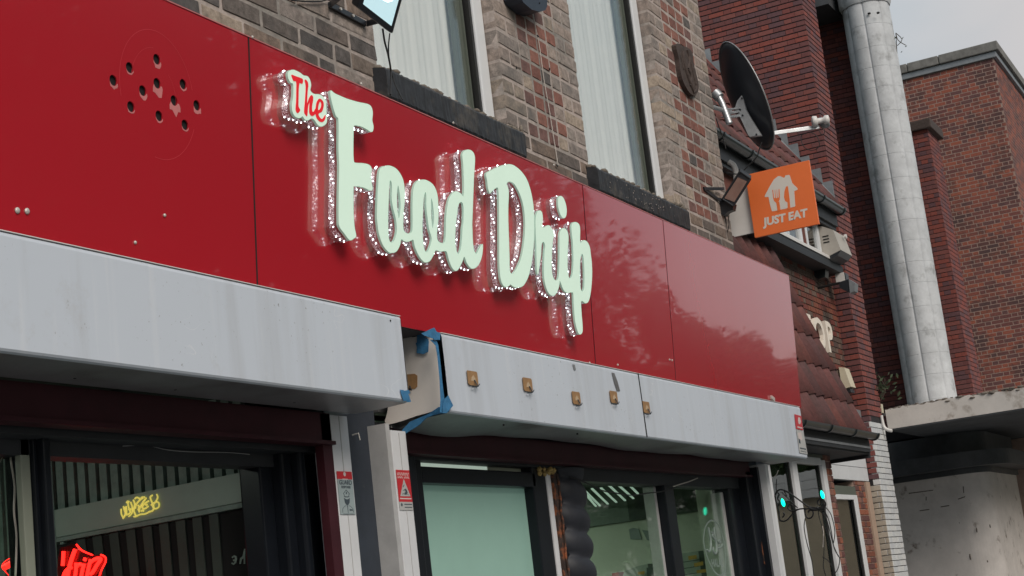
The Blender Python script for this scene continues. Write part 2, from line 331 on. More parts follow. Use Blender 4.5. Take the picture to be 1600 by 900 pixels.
def lay(faces, limit=300):
    ent = []
    for f in faces:
        for it in f.items:
            u0, u1, v0, m, pr = it; c = f.w((u0+u1)/2, v0+f.h/2); x, y = proj(c); a = 0
            if -20 < x < 1620 and -20 < y < 920:
                p = [proj(f.w(*q)) for q in ((u0, v0), (u1, v0), (u1, v0+f.h), (u0, v0+f.h))]
                a = abs(sum(p[i][0]*p[(i+1) % 4][1]-p[(i+1) % 4][0]*p[i][1] for i in range(4)))/2
                if f.hid and f.hid(x, y): a = 0
            ent.append((a, f, it))
    ent.sort(key=lambda e: -e[0]); rest = {}
    for i, (a, f, (u0, u1, v0, m, pr)) in enumerate(ent):
        hh = f.h-f.j
        if i < limit and a > 0:
            me = brick_mesh(u1-u0, hh, f.d, f.style, m); o = bpy.data.objects.new('brick', me); COL.objects.link(o); o.parent = f.part
            o.location = f.w(u0, v0, pr)-wloc(f.part)
            if f.kind == 'X': o.rotation_euler = (0, 0, -math.pi/2)
            wv = round((u1-u0)/.005)*.005; o.scale = ((u1-u0)/wv, 1, 1)
        else:
            b = rest.setdefault((id(f), m), (f, MB()))[1]; vs, fs = brick_geo(u1-u0, hh, f.d, f.style, rnd.randrange(4)) if a > 0 else ([Vector((x, y, z)) for z in (0, hh) for y in (0, f.d) for x in (0, u1-u0)], [(0, 1, 5, 4), (4, 5, 7, 6), (0, 4, 6, 2), (1, 3, 7, 5), (0, 2, 3, 1)])
            o = f.w(u0, v0, pr)
            b.add([o+(v if f.kind == 'Y' else Vector((v.y, -v.x, v.z))) for v in vs], fs)
    for (k, m), (f, b) in rest.items(): b.build('brickwork', m, f.part, kind='stuff')
Face.hid = None

# ---------------------------------------------------------------- palette
brickmat('brick_buff', [(.295, .24, .21), (.33, .27, .235), (.25, .215, .195), (.35, .285, .23), (.28, .24, .215)], soot=(.12, .115, .11), sootr=(.5, .66), speck=.34, bump=.8)
brickmat('brick_red', [(.22, .10, .08), (.18, .085, .07), (.245, .115, .09), (.17, .095, .085)], soot=(.09, .07, .065), sootr=(.52, .7))
brickmat('brick_grey', [(.135, .115, .104), (.18, .145, .122), (.115, .103, .098), (.205, .155, .125), (.155, .128, .113)], soot=(.07, .068, .07), sootr=(.48, .62), speck=.34, bump=.8)
brickmat('brick_plum', [(.19, .062, .055), (.15, .058, .056), (.235, .068, .054), (.16, .066, .064), (.125, .064, .07), (.21, .075, .065)], rough=.75, speck=.14, bump=.25)
brickmat('brick_mixed', [(.15, .055, .042), (.12, .085, .07), (.20, .07, .045), (.10, .065, .058), (.15, .10, .08), (.17, .05, .04)], rough=.8, speck=.16, bump=.25)
brickmat('brick_orange', [(.27, .085, .058), (.15, .060, .055), (.23, .075, .056), (.13, .062, .06), (.29, .09, .058), (.18, .068, .058)], rough=.8, speck=.16, bump=.25, soot=(.07, .045, .045), sootr=(.5, .6))
brickmat('brick_shop', [(.20, .075, .05), (.25, .12, .09), (.13, .06, .055), (.28, .10, .06), (.16, .09, .08)], rough=.8, speck=.16, bump=.25)
mat('mortar_rear', (.31, .215, .18), .95, var=.15, vs=12)
brickmat('brick_white', [(.58, .60, .61), (.62, .63, .63), (.55, .57, .59)], rough=.6, speck=.05, bump=.3)
brickmat('brick_cream', [(.40, .36, .30), (.36, .33, .28), (.43, .39, .33)], rough=.65, speck=.1, bump=.4, soot=(.2, .15, .11), sootr=(.55, .7))
mat('mortar_pale', (.40, .34, .31), .95, var=.2, vs=25, bump=.8, bs=70, col2=(.25, .23, .21), c2s=2.5, c2r=(.48, .62))
mat('mortar_shade', (.022, .02, .022), .95, var=.2, vs=10)  # near-black so the raked joints read as deep shadow
mat('mortar_grey', (.23, .19, .16), .95, var=.2, vs=12)
mat('mortar_light', (.40, .29, .24), .95, var=.15, vs=12)
panelmat(); glittermat()
mat('dark_void', (.006, .006, .007), .9, var=0)
mat('housing_dark', (.05, .045, .045), .8)
mat('panel_edge', (.55, .18, .18), .4)
def shuttermat():
    m = bpy.data.materials.new('shutter_paint'); m.use_nodes = True; n = m.node_tree; N = n.nodes; l = n.links.new; b = N['Principled BSDF']; b.inputs['Roughness'].default_value = .5
    g = N.new('ShaderNodeNewGeometry')
    def nz(sc, st, d=6, rg=.6):
        mp = N.new('ShaderNodeMapping'); mp.inputs['Scale'].default_value = st; l(g.outputs['Position'], mp.inputs[0]); t = N.new('ShaderNodeTexNoise'); t.inputs['Scale'].default_value = sc; t.inputs['Detail'].default_value = d; t.inputs['Roughness'].default_value = rg; l(mp.outputs[0], t.inputs['Vector']); return t.outputs['Fac']
    def rg_(f, a, c, hi): r = N.new('ShaderNodeMapRange'); r.inputs['From Min'].default_value = a; r.inputs['From Max'].default_value = c; r.inputs['To Max'].default_value = hi; l(f, r.inputs['Value']); return r.outputs[0]
    def mixc(base, f, c): x = N.new('ShaderNodeMixRGB'); l(f, x.inputs['Fac']); x.inputs['Color2'].default_value = (*c, 1); l(base, x.inputs['Color1']); return x.outputs[0]
    c0 = N.new('ShaderNodeRGB'); c0.outputs[0].default_value = (.53, .575, .64, 1); c = c0.outputs[0]
    c = mixc(c, rg_(nz(9, (1, 1, .08)), .5, .72, .5), (.40, .42, .45)); c = mixc(c, rg_(nz(26, (1, 1, .05)), .55, .75, .35), (.66, .68, .71)); c = mixc(c, rg_(nz(4, (1, 1, 1), 9, .8), .58, .70, .35), (.42, .42, .43))
    mul = N.new('ShaderNodeMath'); mul.operation = 'MULTIPLY'; l(rg_(nz(75, (1, 1, 1), 3, .7), .66, .70, 1), mul.inputs[0]); l(rg_(nz(2.3, (1, 1, 1)), .48, .60, .8), mul.inputs[1]); c = mixc(c, mul.outputs[0], (.10, .09, .08))
    # thin wandering scratches: ridge of a noise
    r1 = N.new('ShaderNodeMath'); r1.operation = 'SUBTRACT'; l(nz(7, (1, 1, 1.6), 2, .5), r1.inputs[0]); r1.inputs[1].default_value = .5; r2_ = N.new('ShaderNodeMath'); r2_.operation = 'ABSOLUTE'; l(r1.outputs[0], r2_.inputs[0])
    mm = N.new('ShaderNodeMath'); mm.operation = 'MULTIPLY'; l(rg_(r2_.outputs[0], .006, .001, .5), mm.inputs[0]); l(rg_(nz(3.1, (1, 1, 1)), .52, .62, 1), mm.inputs[1]); c = mixc(c, mm.outputs[0], (.74, .75, .77))
    l(c, b.inputs['Base Color']); bp = N.new('ShaderNodeBump'); bp.inputs['Strength'].default_value = .5; bp.inputs['Distance'].default_value = .004; l(nz(5, (1, 1, .6), 3), bp.inputs['Height']); l(bp.outputs[0], b.inputs['Normal']); MATS['shutter_paint'] = m
shuttermat()
mat('shutter_metal', (.30, .30, .31), .42, .5, var=.12, vs=6, bump=.15, bs=6, col2=(.14, .13, .13), c2s=3, c2r=(.5, .7))
mat('end_plate_cream', (.66, .62, .58), .6, var=.05, vs=4)
mat('maroon_steel', (.045, .010, .015), .5, 0, .25, var=.2)
mat('black_frame', (.008, .010, .014), .3, 0, .25, var=.2)
mat('navy_paint', (.028, .036, .05), .6, var=.15, vs=9, bump=.4, bs=20, col2=(.06, .065, .07), c2s=16, c2r=(.62, .75))
mat('white_rail', (.62, .63, .65), .45, var=.05)
mat('mullion_paint', (.24, .26, .21), .5, var=.05)
mat('panel_trace', (.50, .04, .05), .3, var=0)
mat('grey_rail', (.40, .40, .40), .55, var=.1, vs=10, bump=.2, bs=30)
mat('upvc', (.70, .72, .74), .3, var=.03)
mat('seal_black', (.012, .012, .012), .5, var=0)
mat('olive_grey', (.10, .115, .095), .5, var=.06)
mat('curtain', (.88, .88, .85), .9, var=.03, vs=3, stretch=(6, 6, .25))
glassmat('window_glass', (.95, .96, .96), refl=1.7)
glassmat('shop_glass', (.86, .92, .88), refl=1.45, wav=.02)
glassmat('street_glass', (.38, .45, .42), refl=2.6, wav=.15)
glassmat('dark_glass', (.42, .5, .48), refl=1.4)
mat('sill_black', (.028, .03, .035), .6, var=.3, vs=20, bump=.9, bs=25, col2=(.085, .075, .065), c2s=9, c2r=(.52, .7))
mat('sill_mortar', (.17, .145, .12), .95, var=.35, vs=30, bump=1, bs=40)
mat('black_plastic', (.018, .02, .025), .4, var=.1)
mat('blue_black_plastic', (.022, .032, .05), .5, var=.15)
mat('grey_metal', (.33, .34, .35), .4, .6, var=.1)
mat('galvanised', (.50, .52, .54), .38, .6, var=.12, vs=20)
mat('dish_grey', (.035, .04, .05), .35, var=.1, vs=5)
mat('cable_black', (.012, .012, .013), .6, var=0)
mat('cable_white', (.50, .46, .42), .6, var=.1)
mat('carved_stone', (.060, .042, .036), .8, var=.3, vs=30, bump=1, bs=30)
mat('orange_sign', (.80, .17, .04), .45, var=.03)
mat('sign_white', (.68, .66, .64), .4, var=.04)
mat('print_white', (.66, .62, .57), .5, var=.02)
mat('clad_white', (.62, .64, .66), .45, var=.05, vs=5)
mat('letter_face', (.55, .68, .60), .35, var=.02, emit=(.60, .80, .62), es=.27)
mat('letter_rim', (.30, .42, .36), .4, var=0, emit=(.4, .6, .48), es=.18)
mat('letter_red', (.60, .008, .015), .35, var=0, emit=(.8, .01, .02), es=.25)
clearmat('clear_acrylic', (.93, .86, .87), .10)
emitmat('led_point', (.9, .97, 1.0), 5)
emitmat('flood_lit', (.72, .93, 1.0), 3.0)
mat('flood_glass_lit', (.5, .6, .62), .15, var=0, emit=(.55, .80, .86), es=.55)
mat('flood_glass_off', (.30, .19, .16), .12, .3, var=.15, vs=14)
mat('blue_tape', (.035, .16, .32), .65, var=.18, vs=40, bump=.8, bs=60)
mat('tape_brown', (.30, .17, .075), .6, var=.15, vs=50)
mat('tape_pale', (.46, .34, .22), .6, var=.1)
mat('sticker_red', (.50, .022, .03), .4, var=.03)
mat('sticker_grey', (.30, .36, .37), .45, var=.04)
mat('sticker_silver', (.42, .42, .41), .4, var=.05)
mat('sticker_ink', (.05, .07, .085), .5, var=0)
mat('sticker_pale', (.58, .50, .48), .5, var=0)
mat('green_acrylic', (.08, .14, .12), .5, var=.2)
mat('frost_glass', (.26, .42, .36), .28, var=.06, vs=1.5, emit=(.25, .45, .37), es=.08)  # faint glow put into the frosted pane itself
mat('interior_wall', (.56, .60, .50), .7, var=.04, vs=2)
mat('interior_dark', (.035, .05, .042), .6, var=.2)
mat('interior_bulkhead', (.13, .17, .14), .5, var=.25, vs=4)
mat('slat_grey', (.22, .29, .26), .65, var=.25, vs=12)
mat('door_rail_grey', (.34, .43, .38), .5, var=.06, vs=4)
mat('gold_script', (.70, .58, .10), .4, .2, var=.05, emit=(.8, .68, .15), es=.4)  # script given a glow of its own to read brighter; no lamp
emitmat('neon_red', (1.0, .015, .01), 2.2)
clearmat('neon_backing', (.85, .55, .55), .08, (.5, .03, .03), .1)
emitmat('ceiling_panel', (.90, 1.0, .88), 9)
mat('ceiling_bar', (.6, .7, .62), .5, var=0, emit=(.75, .95, .8), es=.30)
mat('transom_cream', (.6, .68, .6), .5, var=.03, emit=(.65, .8, .68), es=.3)  # glow put into the pane so the transom strip looks bright
mat('rust', (.24, .075, .028), .9, var=.4, vs=40, bump=1, bs=60, col2=(.035, .022, .018), c2s=22, c2r=(.40, .52))
mat('duct_black', (.017, .019, .026), .6, var=.2, vs=8, bump=.4, bs=12)
mat('foam_yellow', (.35, .25, .09), .9, var=.35, vs=60, bump=1, bs=50)
mat('carton', (.30, .36, .30), .7, var=.1)
mat('carton_dark', (.05, .075, .06), .7, var=.1)
mat('carton_red', (.42, .05, .03), .7, var=.1)
mat('carton_print', (.42, .26, .04), .7, var=.1)
mat('decal_grey', (.20, .25, .23), .5, var=0)
brickmat('roof_tile', [(.155, .065, .062), (.13, .058, .056), (.175, .07, .062), (.12, .062, .062), (.15, .06, .055)], rough=.75, speck=.2, bump=.35, soot=(.07, .05, .045), sootr=(.5, .62))
mat('roof_gap', (.02, .014, .015), .9, var=.2)
mat('gutter_black', (.018, .024, .026), .28, var=.1)
mat('fascia_black', (.022, .024, .028), .6, var=.2)
mat('lead_grey', (.22, .235, .25), .5, .2, var=.15, vs=6)
mat('letter_cream', (.82, .74, .64), .55, var=.05)
mat('aircon_cream', (.42, .39, .35), .55, var=.08)
mat('alarm_cream', (.62, .56, .42), .5, var=.06)
mat('beige_render', (.40, .29, .22), .8, var=.1)
mat('concrete', (.53, .55, .57), .8, var=.14, vs=4, bump=.6, bs=20, col2=(.20, .205, .205), c2s=3, c2r=(.55, .75))
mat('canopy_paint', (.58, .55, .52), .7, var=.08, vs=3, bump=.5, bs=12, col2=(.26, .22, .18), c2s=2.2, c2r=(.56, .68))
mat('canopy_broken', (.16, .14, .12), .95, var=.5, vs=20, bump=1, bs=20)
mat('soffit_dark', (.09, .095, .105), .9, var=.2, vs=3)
mat('render_cream', (.64, .60, .57), .8, var=.1, vs=3, bump=.4, bs=10, col2=(.20, .16, .13), c2s=4, c2r=(.60, .72))
mat('cornice_black', (.06, .065, .072), .6, var=.2)
mat('cream_wall', (.52, .45, .34), .75, var=.06)
mat('coping_stone', (.17, .165, .155), .9, var=.25, vs=8, bump=.8, bs=20)
mat('iron_black', (.010, .010, .011), .5, var=0)
emitmat('green_bulb', (.0, .95, .55), 1.6)
mat('leaf', (.045, .075, .02), .7, var=.35, vs=2)
mat('leaf_weed', (.06, .085, .045), .7, var=.25, vs=20)
mat('bark', (.07, .055, .042), .9, var=.3, vs=12, bump=.8, bs=20)
mat('asphalt', (.05, .05, .052), .9, var=.15, vs=30, bump=.5, bs=200)
mat('paving', (.20, .205, .21), .85, var=.15, vs=3)
mat('kerb_stone', (.26, .255, .25), .85, var=.1)
mat('grass', (.05, .085, .025), .95, var=.3, vs=.6)
mat('road_paint', (.72, .72, .70), .7, var=.1)
mat('lamp_steel', (.14, .15, .15), .5, .5)
mat('screw_pale', (.55, .52, .48), .4, .3, var=0)

# ---------------------------------------------------------------- ground
def sheet(name, m, x0, x1, y0, y1, z, th=None):
    b = MB()
    if th: b.box(x0, x1, y0, y1, z-th, z)
    else: b.add([(x0, y0, z), (x1, y0, z), (x1, y1, z), (x0, y1, z)], [(0, 1, 2, 3)])
    return tag(b.build(name, m), kind='structure')
sheet('ground', 'grass', -600, 900, -700, 600, -.14)
sheet('road', 'asphalt', -200, 400, -10.5, -1.4, -.12)
sheet('pavement', 'paving', -200, 400, -1.25, 9.5, 0, .13)
sheet('pavement', 'paving', -200, 400, -13.2, -10.65, 0, .13)
sheet('kerb', 'kerb_stone', -200, 400, -1.4, -1.25, .004, .14)
sheet('kerb', 'kerb_stone', -200, 400, -10.65, -10.5, .004, .14)
b = MB()
for i in range(40): b.box(-60+i*6, -58+i*6, -6.05, -5.93, -.118, -.112)
tag(b.build('lane_marking', 'road_paint'), kind='structure')

# ---------------------------------------------------------------- shop building (brick, our side)
YW = 2.9; XC = 9.1
shop = thing('shop_building', 'old buff and red brick building with two tall white windows above the red fascia', 'building', (0, YW, 0))
W1 = (5.045, 6.125); W2 = (7.0, 8.148); SZ = 2.075+E0
mb = MB(); ym = YW+.0008
ZT = 5.2+E0
def wbox(x0, x1, z0, z1, y0=ym, y1=YW+.3): mb.box(x0, x1, y0, y1, z0, z1)
wbox(-1, W1[0]-.008, 1.0+E0, ZT); wbox(W1[1]+.008, W2[0]-.008, 1.0+E0, ZT); wbox(W2[1]+.008, XC-.008, 1.0+E0, ZT)
wbox(W1[0]-.008, W1[1]+.008, 1.0+E0, SZ-.14); wbox(W2[0]-.008, W2[1]+.008, 1.0+E0, SZ-.14)
wbox(W1[0]-.008, W1[1]+.008, 4.3+E0, ZT); wbox(W2[0]-.008, W2[1]+.008, 4.3+E0, ZT)
mb.box(XC-.07, XC-.004, YW+.31, 11, 0, ZT); mb.box(-1, -.8, YW+.31, 11, 0, ZT); mb.box(-.8, XC-.2, 10.8, 11, 0, ZT); mb.box(-.8, XC-.071, YW+.31, 10.8, ZT-.2, ZT)
mb.box(-.8, XC-.21, YW+.31, 10.8, 1.35+E0, 1.5+E0)
wall = mb.build('wall', 'mortar_pale', shop)
F = Face(wall, 'Y', YW, .1, 'old', joint=.0125)
F.hid = lambda x, y: y > 57+.4414*(x-387)+3
hsz = .0763
def course(z0, z1, xa, xb, left, right, core):
    k = int(math.ceil(z0/hsz-.01))
    while k*hsz < z1-.01:
        z = k*hsz; low = z < 2.05+E0
        q0, q1 = (.225, .1125) if k % 2 else (.1125, .225)
        if core == 'grey':
            u = xa-(.1125 if k % 2 else 0)
            while u < xb-.01:
                e = u+(.1125 if rnd.random() < .16 else .225)
                if xb-e < .09: e = xb
                a = max(u, xa)
                if e-a > .03: F.brick(a, e, z, 'brick_grey' if rnd.random() < .82 else ('brick_red' if z > 2.35+E0 else 'brick_buff'), rnd.uniform(.0005, .0035))
                u = e
            k += 1; continue
        F.brick(xa, xa+q0, z, 'brick_grey' if low else 'brick_buff', rnd.uniform(.0005, .0035)); F.brick(xb-q1, xb, z, 'brick_grey' if low else 'brick_buff', rnd.uniform(.0005, .0035))
        a, c = xa+q0, xb-q1
        if low:
            n = max(1, round((c-a)/.225)); cm = 'brick_grey'
        else:
            n = round((c-a)/.1125)
        for i in range(n):
            dist = min(i, n-1-i)
            m = 'brick_grey' if low else ('brick_buff' if dist == 0 and rnd.random() < .85 else ('brick_red' if rnd.random() < .93 else 'brick_grey'))
            F.brick(a+(c-a)*i/n, a+(c-a)*(i+1)/n, z, m, rnd.uniform(.0005, .0035))
        k += 1
z0b = 1.62+E0
course(z0b, 4.4+E0, 2.6, W1[0], 0, 0, 'grey')
course(z0b, 4.4+E0, W1[1], W2[0], 0, 0, 'red'); course(z0b, 4.4+E0, W2[1], XC, 0, 0, 'red')
for w_ in (W1, W2): course(z0b, SZ-.17, w_[0], w_[1], 0, 0, 'grey')
lay([F], 300)
# windows: frame > glass, seal, sash ; curtain behind
for wi, (xa, xb) in enumerate((W1, W2)):
    wd = MB(); zt = 4.3+E0; yb = YW+.055
    fr = MB(); fw = .088
    fr.box(xa, xa+fw, yb, yb+.07, SZ, zt); fr.box(xb-fw, xb, yb, yb+.07, SZ, zt, .006); fr.box(xa+fw, xb-fw, yb, yb+.07, SZ, SZ+fw*.5)
    win = fr.build('window', 'upvc', shop)
    s = MB(); s.box(xb-fw-.022, xb-fw, yb+.012, yb+.06, SZ+fw*.5, zt); s.build('seal', 'seal_black', win)
    s = MB(); s.box(xb-fw-.11, xb-fw-.0225, yb+.045, yb+.07, SZ+fw*.5, zt); s.box(xb-fw-.045, xb-fw-.035, yb+.035, yb+.0445, SZ+fw*.5, zt); s.build('sash_reflection', 'olive_grey', win)  # olive strip: reflection and shading of the frame, put into its colour
    s = MB(); s.box(xa+fw, xb-fw-.11, yb+.028, yb+.034, SZ+fw*.5, zt); s.build('pane', 'window_glass', win)
    s = MB(); n = 60; pts = []
    for i in range(n+1):
        x = xa+(xb-xa)*i/n; pts.append((x, yb+.09+.004*math.sin(i*1.9)+.004*math.sin(i*.7)))
    s.add([(x, y, z) for z in (SZ, zt) for x, y in pts], [(i, i+1, n+2+i, n+1+i) for i in range(n)], True)
    s.build('curtain', 'curtain', win)
    # sill: rough painted stone with crumbling mortar along its top
    x0, x1 = xa-.05, xb+.04
    s = MB(); nx, ny = 90, 7; ys, ye = YW-.062, YW+.05; z1, zz = SZ+.008, SZ-.125
    prof = [(ye, z1+.004), (YW-.01, z1), (ys+.008, z1-.012), (ys, z1-.024), (ys+.002, zz+.05), (ys+.004, zz+.012), (ys+.012, zz), (ye, zz)]
    r2 = random.Random(3+wi); vs = []
    for i in range(nx+1):
        for j, (y, z) in enumerate(prof): 
            jj = .0016 if 0 < j < 7 else .001
            vs.append((x0+(x1-x0)*i/nx+r2.uniform(-.001, .001)*(0 < i < nx), y+r2.uniform(-jj, jj), z+r2.uniform(-jj, jj)*1.4))
    m_ = len(prof)
    fs = [(i*m_+j, i*m_+j+1, (i+1)*m_+j+1, (i+1)*m_+j) for i in range(nx) for j in range(m_-1)]
    s.add(vs, fs); s.add([vs[j] for j in range(m_)], [tuple(range(m_))[::-1]]); s.add([vs[nx*m_+j] for j in range(m_)], [tuple(range(m_))])
    s.build('sill', 'sill_black', shop, label='black painted stone sill under the window')
    s = MB()
    for i in range(90):
        x = r2.uniform(x0+.02, x1+.03); q = r2.random(); y = ys+.02+q*.09; s.ico((x, y, z1+.0+.012*q), r2.uniform(.008, .02)*(1+q*.6), (1.5, 1, .7))
    for i in range(26): s.ico((x1+r2.uniform(-.01, .05), r2.uniform(YW-.03, YW), r2.uniform(zz+.02, z1+.03)), r2.uniform(.01, .02), (1, .6, 1.2))
    s.build('sill_mortar', 'sill_mortar', shop, kind='stuff')
    if wi == 1:   # flaked pale paint spots
        s = MB()
        for i in range(46):
            t = r2.gauss(.35, .16) if i < 25 else r2.gauss(.62, .08)
            s.ico((x0+(x1-x0)*max(.1, min(.9, t)), ys-.0015, r2.uniform(zz+.02, z1-.03)), r2.uniform(.002, .005), (1, .3, 1))
        s.build('paint_flake', 'mortar_pale', shop, kind='stuff')

# ---------------------------------------------------------------- fascia sign board
P0 = Vector((0, 2.65, .99+E0)); TL = .047/.79; NP = Vector((0, -1, -TL)).normalized(); VP = Vector((0, -TL, 1)).normalized(); XU = Vector((1, 0, 0))
def pp(px, py, off=0): return onp(px, py, P0+NP*off, NP)
def pu(x, v, off=0): return P0+XU*x+VP*v+NP*off      # x along, v up the sheet
HV = .793
fas = thing('fascia_sign', 'glossy red fascia board of four sheets running above the shop windows', 'fascia', (5, 2.65, .99+E0))
XJ = [-.6, 3.772, pp(913, 330).x, pp(1040, 400).x, 9.13]
hb = MB(); hb.prism([[(-.6, 2.665, .992+E0), (9.12, 2.665, .992+E0), (9.12, 2.665-.044, 1.778+E0), (-.6, 2.665-.044, 1.778+E0)]], (0, .225, 0)); hb.build('housing', 'housing_dark', fas)
hole_px = [(245, 92.5), (202.5, 105.5), (177, 125.5), (245.5, 130), (223, 141.5), (286, 131.5), (272, 157), (204.5, 166.5), (248.5, 181), (307.5, 164.5), (289, 195)]
HC = []
for px, py in hole_px:
    q = pp(px, py); HC.append((q.x, (q-P0).dot(VP)))
for i in range(4):
    a, c = XJ[i]+.0015, XJ[i+1]-.0015; off = (.0, .0, .0006, .0012)[i]
    lp = [pu(a, 0, off), pu(c, 0, off), pu(c, HV, off), pu(a, HV, off)]
    loops = [lp]
    if i == 0:
        for hx, hv in HC: loops.append([pu(hx+.0148*math.cos(t*math.pi/12), hv+.0148*math.sin(t*math.pi/12), off) for t in range(24)])
    s = MB(); s.prism(loops, -NP*.004); pn = s.build('panel', 'red_gloss_panel', fas)
# dark backing disc behind each hole, chipped pale rims
s = MB()
for hx, hv in HC: s.prism([[pu(hx+.022*math.cos(t*math.pi/8), hv+.022*math.sin(t*math.pi/8), -.0075) for t in range(16)]], -NP*.001)
s.build('hole_backing', 'dark_void', fas, kind='stuff')
s = MB(); r2 = random.Random(5)
for k, (hx, hv) in enumerate(HC):
    sz = {3: 1.9, 6: 2.3, 0: .9, 2: .8, 9: 1.1, 4: .9}.get(k, .5)
    pts = []
    for t in range(9):
        an = math.pi*(1.12+.76*t/8)
        pts.append((hx+.0152*math.cos(an), hv+.0152*math.sin(an)))
    for t in range(8, -1, -1):
        an = math.pi*(1.12+.76*t/8); rr = .0152+.014*sz*math.sin(math.pi*t/8)*(r2.uniform(.5, 1)); pts.append((hx+rr*math.cos(an)+(.003*sz if t > 3 else 0), hv+rr*math.sin(an)))
    s.prism([[pu(x, v, .0003) for x, v in pts]], NP*.0002)
s.build('paint_chip', 'panel_edge', fas, kind='stuff')
for i in range(3):
    s = MB(); s.obox(pu(XJ[i+1]-(.003 if i == 0 else .0015), .002, .0002), XU*(.006 if i == 0 else .003), VP*(HV-.004), NP*(.0012 if i == 0 else .0016)); s.build('joint', 'dark_void' if i == 0 else 'maroon_steel', fas)
s = MB(); s.obox(pu(-.6, HV-.0015, .0008), XU*9.73, VP*.003, NP*.002); s.build('top_edge', 'panel_edge', fas)
for rad_, rz_, a0_, a1_ in ((.155, .175, .25, 3.4), (.11, .125, 1.7, 2.9), (.165, .185, 4.6, 5.9), (.075, .08, -.3, .9)):
    hx_ = sum(h[0] for h in HC)/len(HC); hv_ = sum(h[1] for h in HC)/len(HC); n_ = 40; s = MB()
    A_ = [(hx_+rad_*math.cos(a0_+(a1_-a0_)*i/n_), hv_+rz_*math.sin(a0_+(a1_-a0_)*i/n_)) for i in range(n_+1)]
    s.add([pu(x, v, .0004) for x, v in A_]+[pu(hx_+(x-hx_)*1.008, hv_+(v-hv_)*1.008, .0004) for x, v in A_], [(i, i+1, n_+2+i, n_+1+i) for i in range(n_)]); s.build('scratch_ring', 'panel_trace', fas)
def rivet(px, py, r=.006, m='screw_pale'):
    q = pp(px, py, .0012); s = MB(); s.lathe([(r, 0), (r, .002), (r*.6, .004), (0.001, .0045)], q, NP, 10); return s.build('screw', m, fas)
for q in ((27, 329), (42, 330), (211, 379), (394, 58), (564, 131), (708, 192), (1046, 562), (1050, 563), (921, 567), (965, 570), (257, 516.5-180), (865, 258)): rivet(*q, r=.008 if q[0] < 50 else .005)
s = MB(); q = pp(1205, 621, .002); s.obox(q-XU*.02-VP*.01, XU*.05-VP*.012, VP*.02, NP*.012, .002); s.build('bracket_stub', 'screw_pale', fas)

# ---------------------------------------------------------------- illuminated letters
OFF = .058
def letter(label, loops_px, group='illuminated letters of the shop sign'):
    L2 = []
    for lp in loops_px:
        w = [pp(x, y, OFF) for x, y in smooth_loop(lp, 4)]; L2.append(w)
    allp = [p for lp in L2 for p in lp]; base = Vector((sum(p.x for p in allp)/len(allp), 2.62, min(p.z for p in allp)))
    t = thing('sign_letter', label, 'sign letter', base, group)
    s = MB(); s.prism(L2, -NP*.006, smooth=True); s.build('face', 'letter_face', t)
    s = MB()
    for lp in L2: s.ribbon(lp, NP*.0004, -NP*.0085)
    # the rim stands a hair outside the lit face
    def grow(lp, g, hole):
        m = len(lp); o = []
        ar = sum((lp[i].x*lp[(i+1) % m].z-lp[(i+1) % m].x*lp[i].z) for i in range(m))
        sg = 1 if ar > 0 else -1
        if hole: sg = -sg
        for i in range(m):
            d = (lp[(i+1) % m]-lp[i-1]); d = d.normalized() if d.length > 1e-6 else XU; nn = d.cross(NP)
            nn = -nn if nn.dot(Vector((d.z, 0, -d.x))) < 0 else nn
            o.append(lp[i]+nn*g*sg)
        return o
    s = MB()
    for k, lp in enumerate(L2): s.ribbon(grow(lp, .0012, k > 0), NP*.0002, -NP*.008)
    s.build('face_rim', 'letter_rim', t)
    s = MB()
    for k, lp in enumerate(L2): s.ribbon(grow(lp, -.0012, k > 0), -NP*.0085, -NP*(OFF-.0008))
    s.build('clear_body', 'clear_acrylic', t)
    s = MB()
    for k, lp in enumerate(L2): s.ribbon(grow(lp, .0018, k > 0), -NP*.0165, -NP*.037)
    s.build('diamante_strip', 'diamante_strip', t)
    s = MB(); r3 = random.Random(len(allp))
    for k, lp in enumerate(L2):
        g = grow(lp, .0034, k > 0); acc = 0; nxt = r3.uniform(0, .02); j = 0
        for i in range(len(g)):
            a, c = g[i], g[(i+1) % len(g)]; l_ = (c-a).length
            while acc+l_ > nxt:
                p = a+(c-a)*((nxt-acc)/max(l_, 1e-6)); s.ico(p-NP*(.021+.006*(j % 3)), .0021); j += 1; nxt += .015 if j % 3 else .042
            acc += l_
    s.build('led', 'led_point', t, kind='stuff')
    return t
A, B_, C_ = (380, 90, 6.154), (440, 230, 6.154), (560, 220, 6.154)
D_, E_, G_ = (560, 330, 6.154), (720, 240, 6.154), (720, 390, 6.154)
the = Zm(*A, [(430, 170), (435, 140), (455, 122), (490, 120), (545, 145), (580, 172), (620, 182), (642, 215), (652, 265), (645, 315), (680, 350), (730, 355), (780, 385), (797, 430), (800, 520), (806, 590), (795, 635), (750, 662), (715, 642), (690, 605), (660, 582), (620, 602), (590, 590), (570, 562), (545, 580), (500, 565), (475, 520), (470, 450), (482, 380), (482, 260), (455, 238), (437, 205)])
tt = letter('small lit plaque reading The in red at the upper left of the sign', [the])
tw = thing; rl = []
def redshape(lst, nm='red_letter'):
    s = MB(); s.prism([[pp(x, y, OFF+.0006) for x, y in smooth_loop(Zm(*A, l_), 3)] for l_ in lst], NP*.0012); s.build(nm, 'letter_red', tt)
redshape([[(463, 165), (500, 178), (560, 200), (573, 218), (567, 252), (548, 246), (540, 245), (532, 300), (530, 400), (530, 470), (546, 505), (522, 535), (503, 500), (508, 420), (510, 300), (508, 232), (484, 226), (470, 195)]])
redshape([[(590, 218), (604, 216), (624, 255), (617, 330), (613, 440), (630, 395), (650, 362), (668, 372), (670, 410), (660, 470), (662, 515), (676, 520), (700, 480), (712, 500), (690, 545), (660, 562), (636, 535), (634, 470), (638, 430), (622, 470), (614, 560), (600, 552), (585, 520), (594, 400), (600, 280)]])
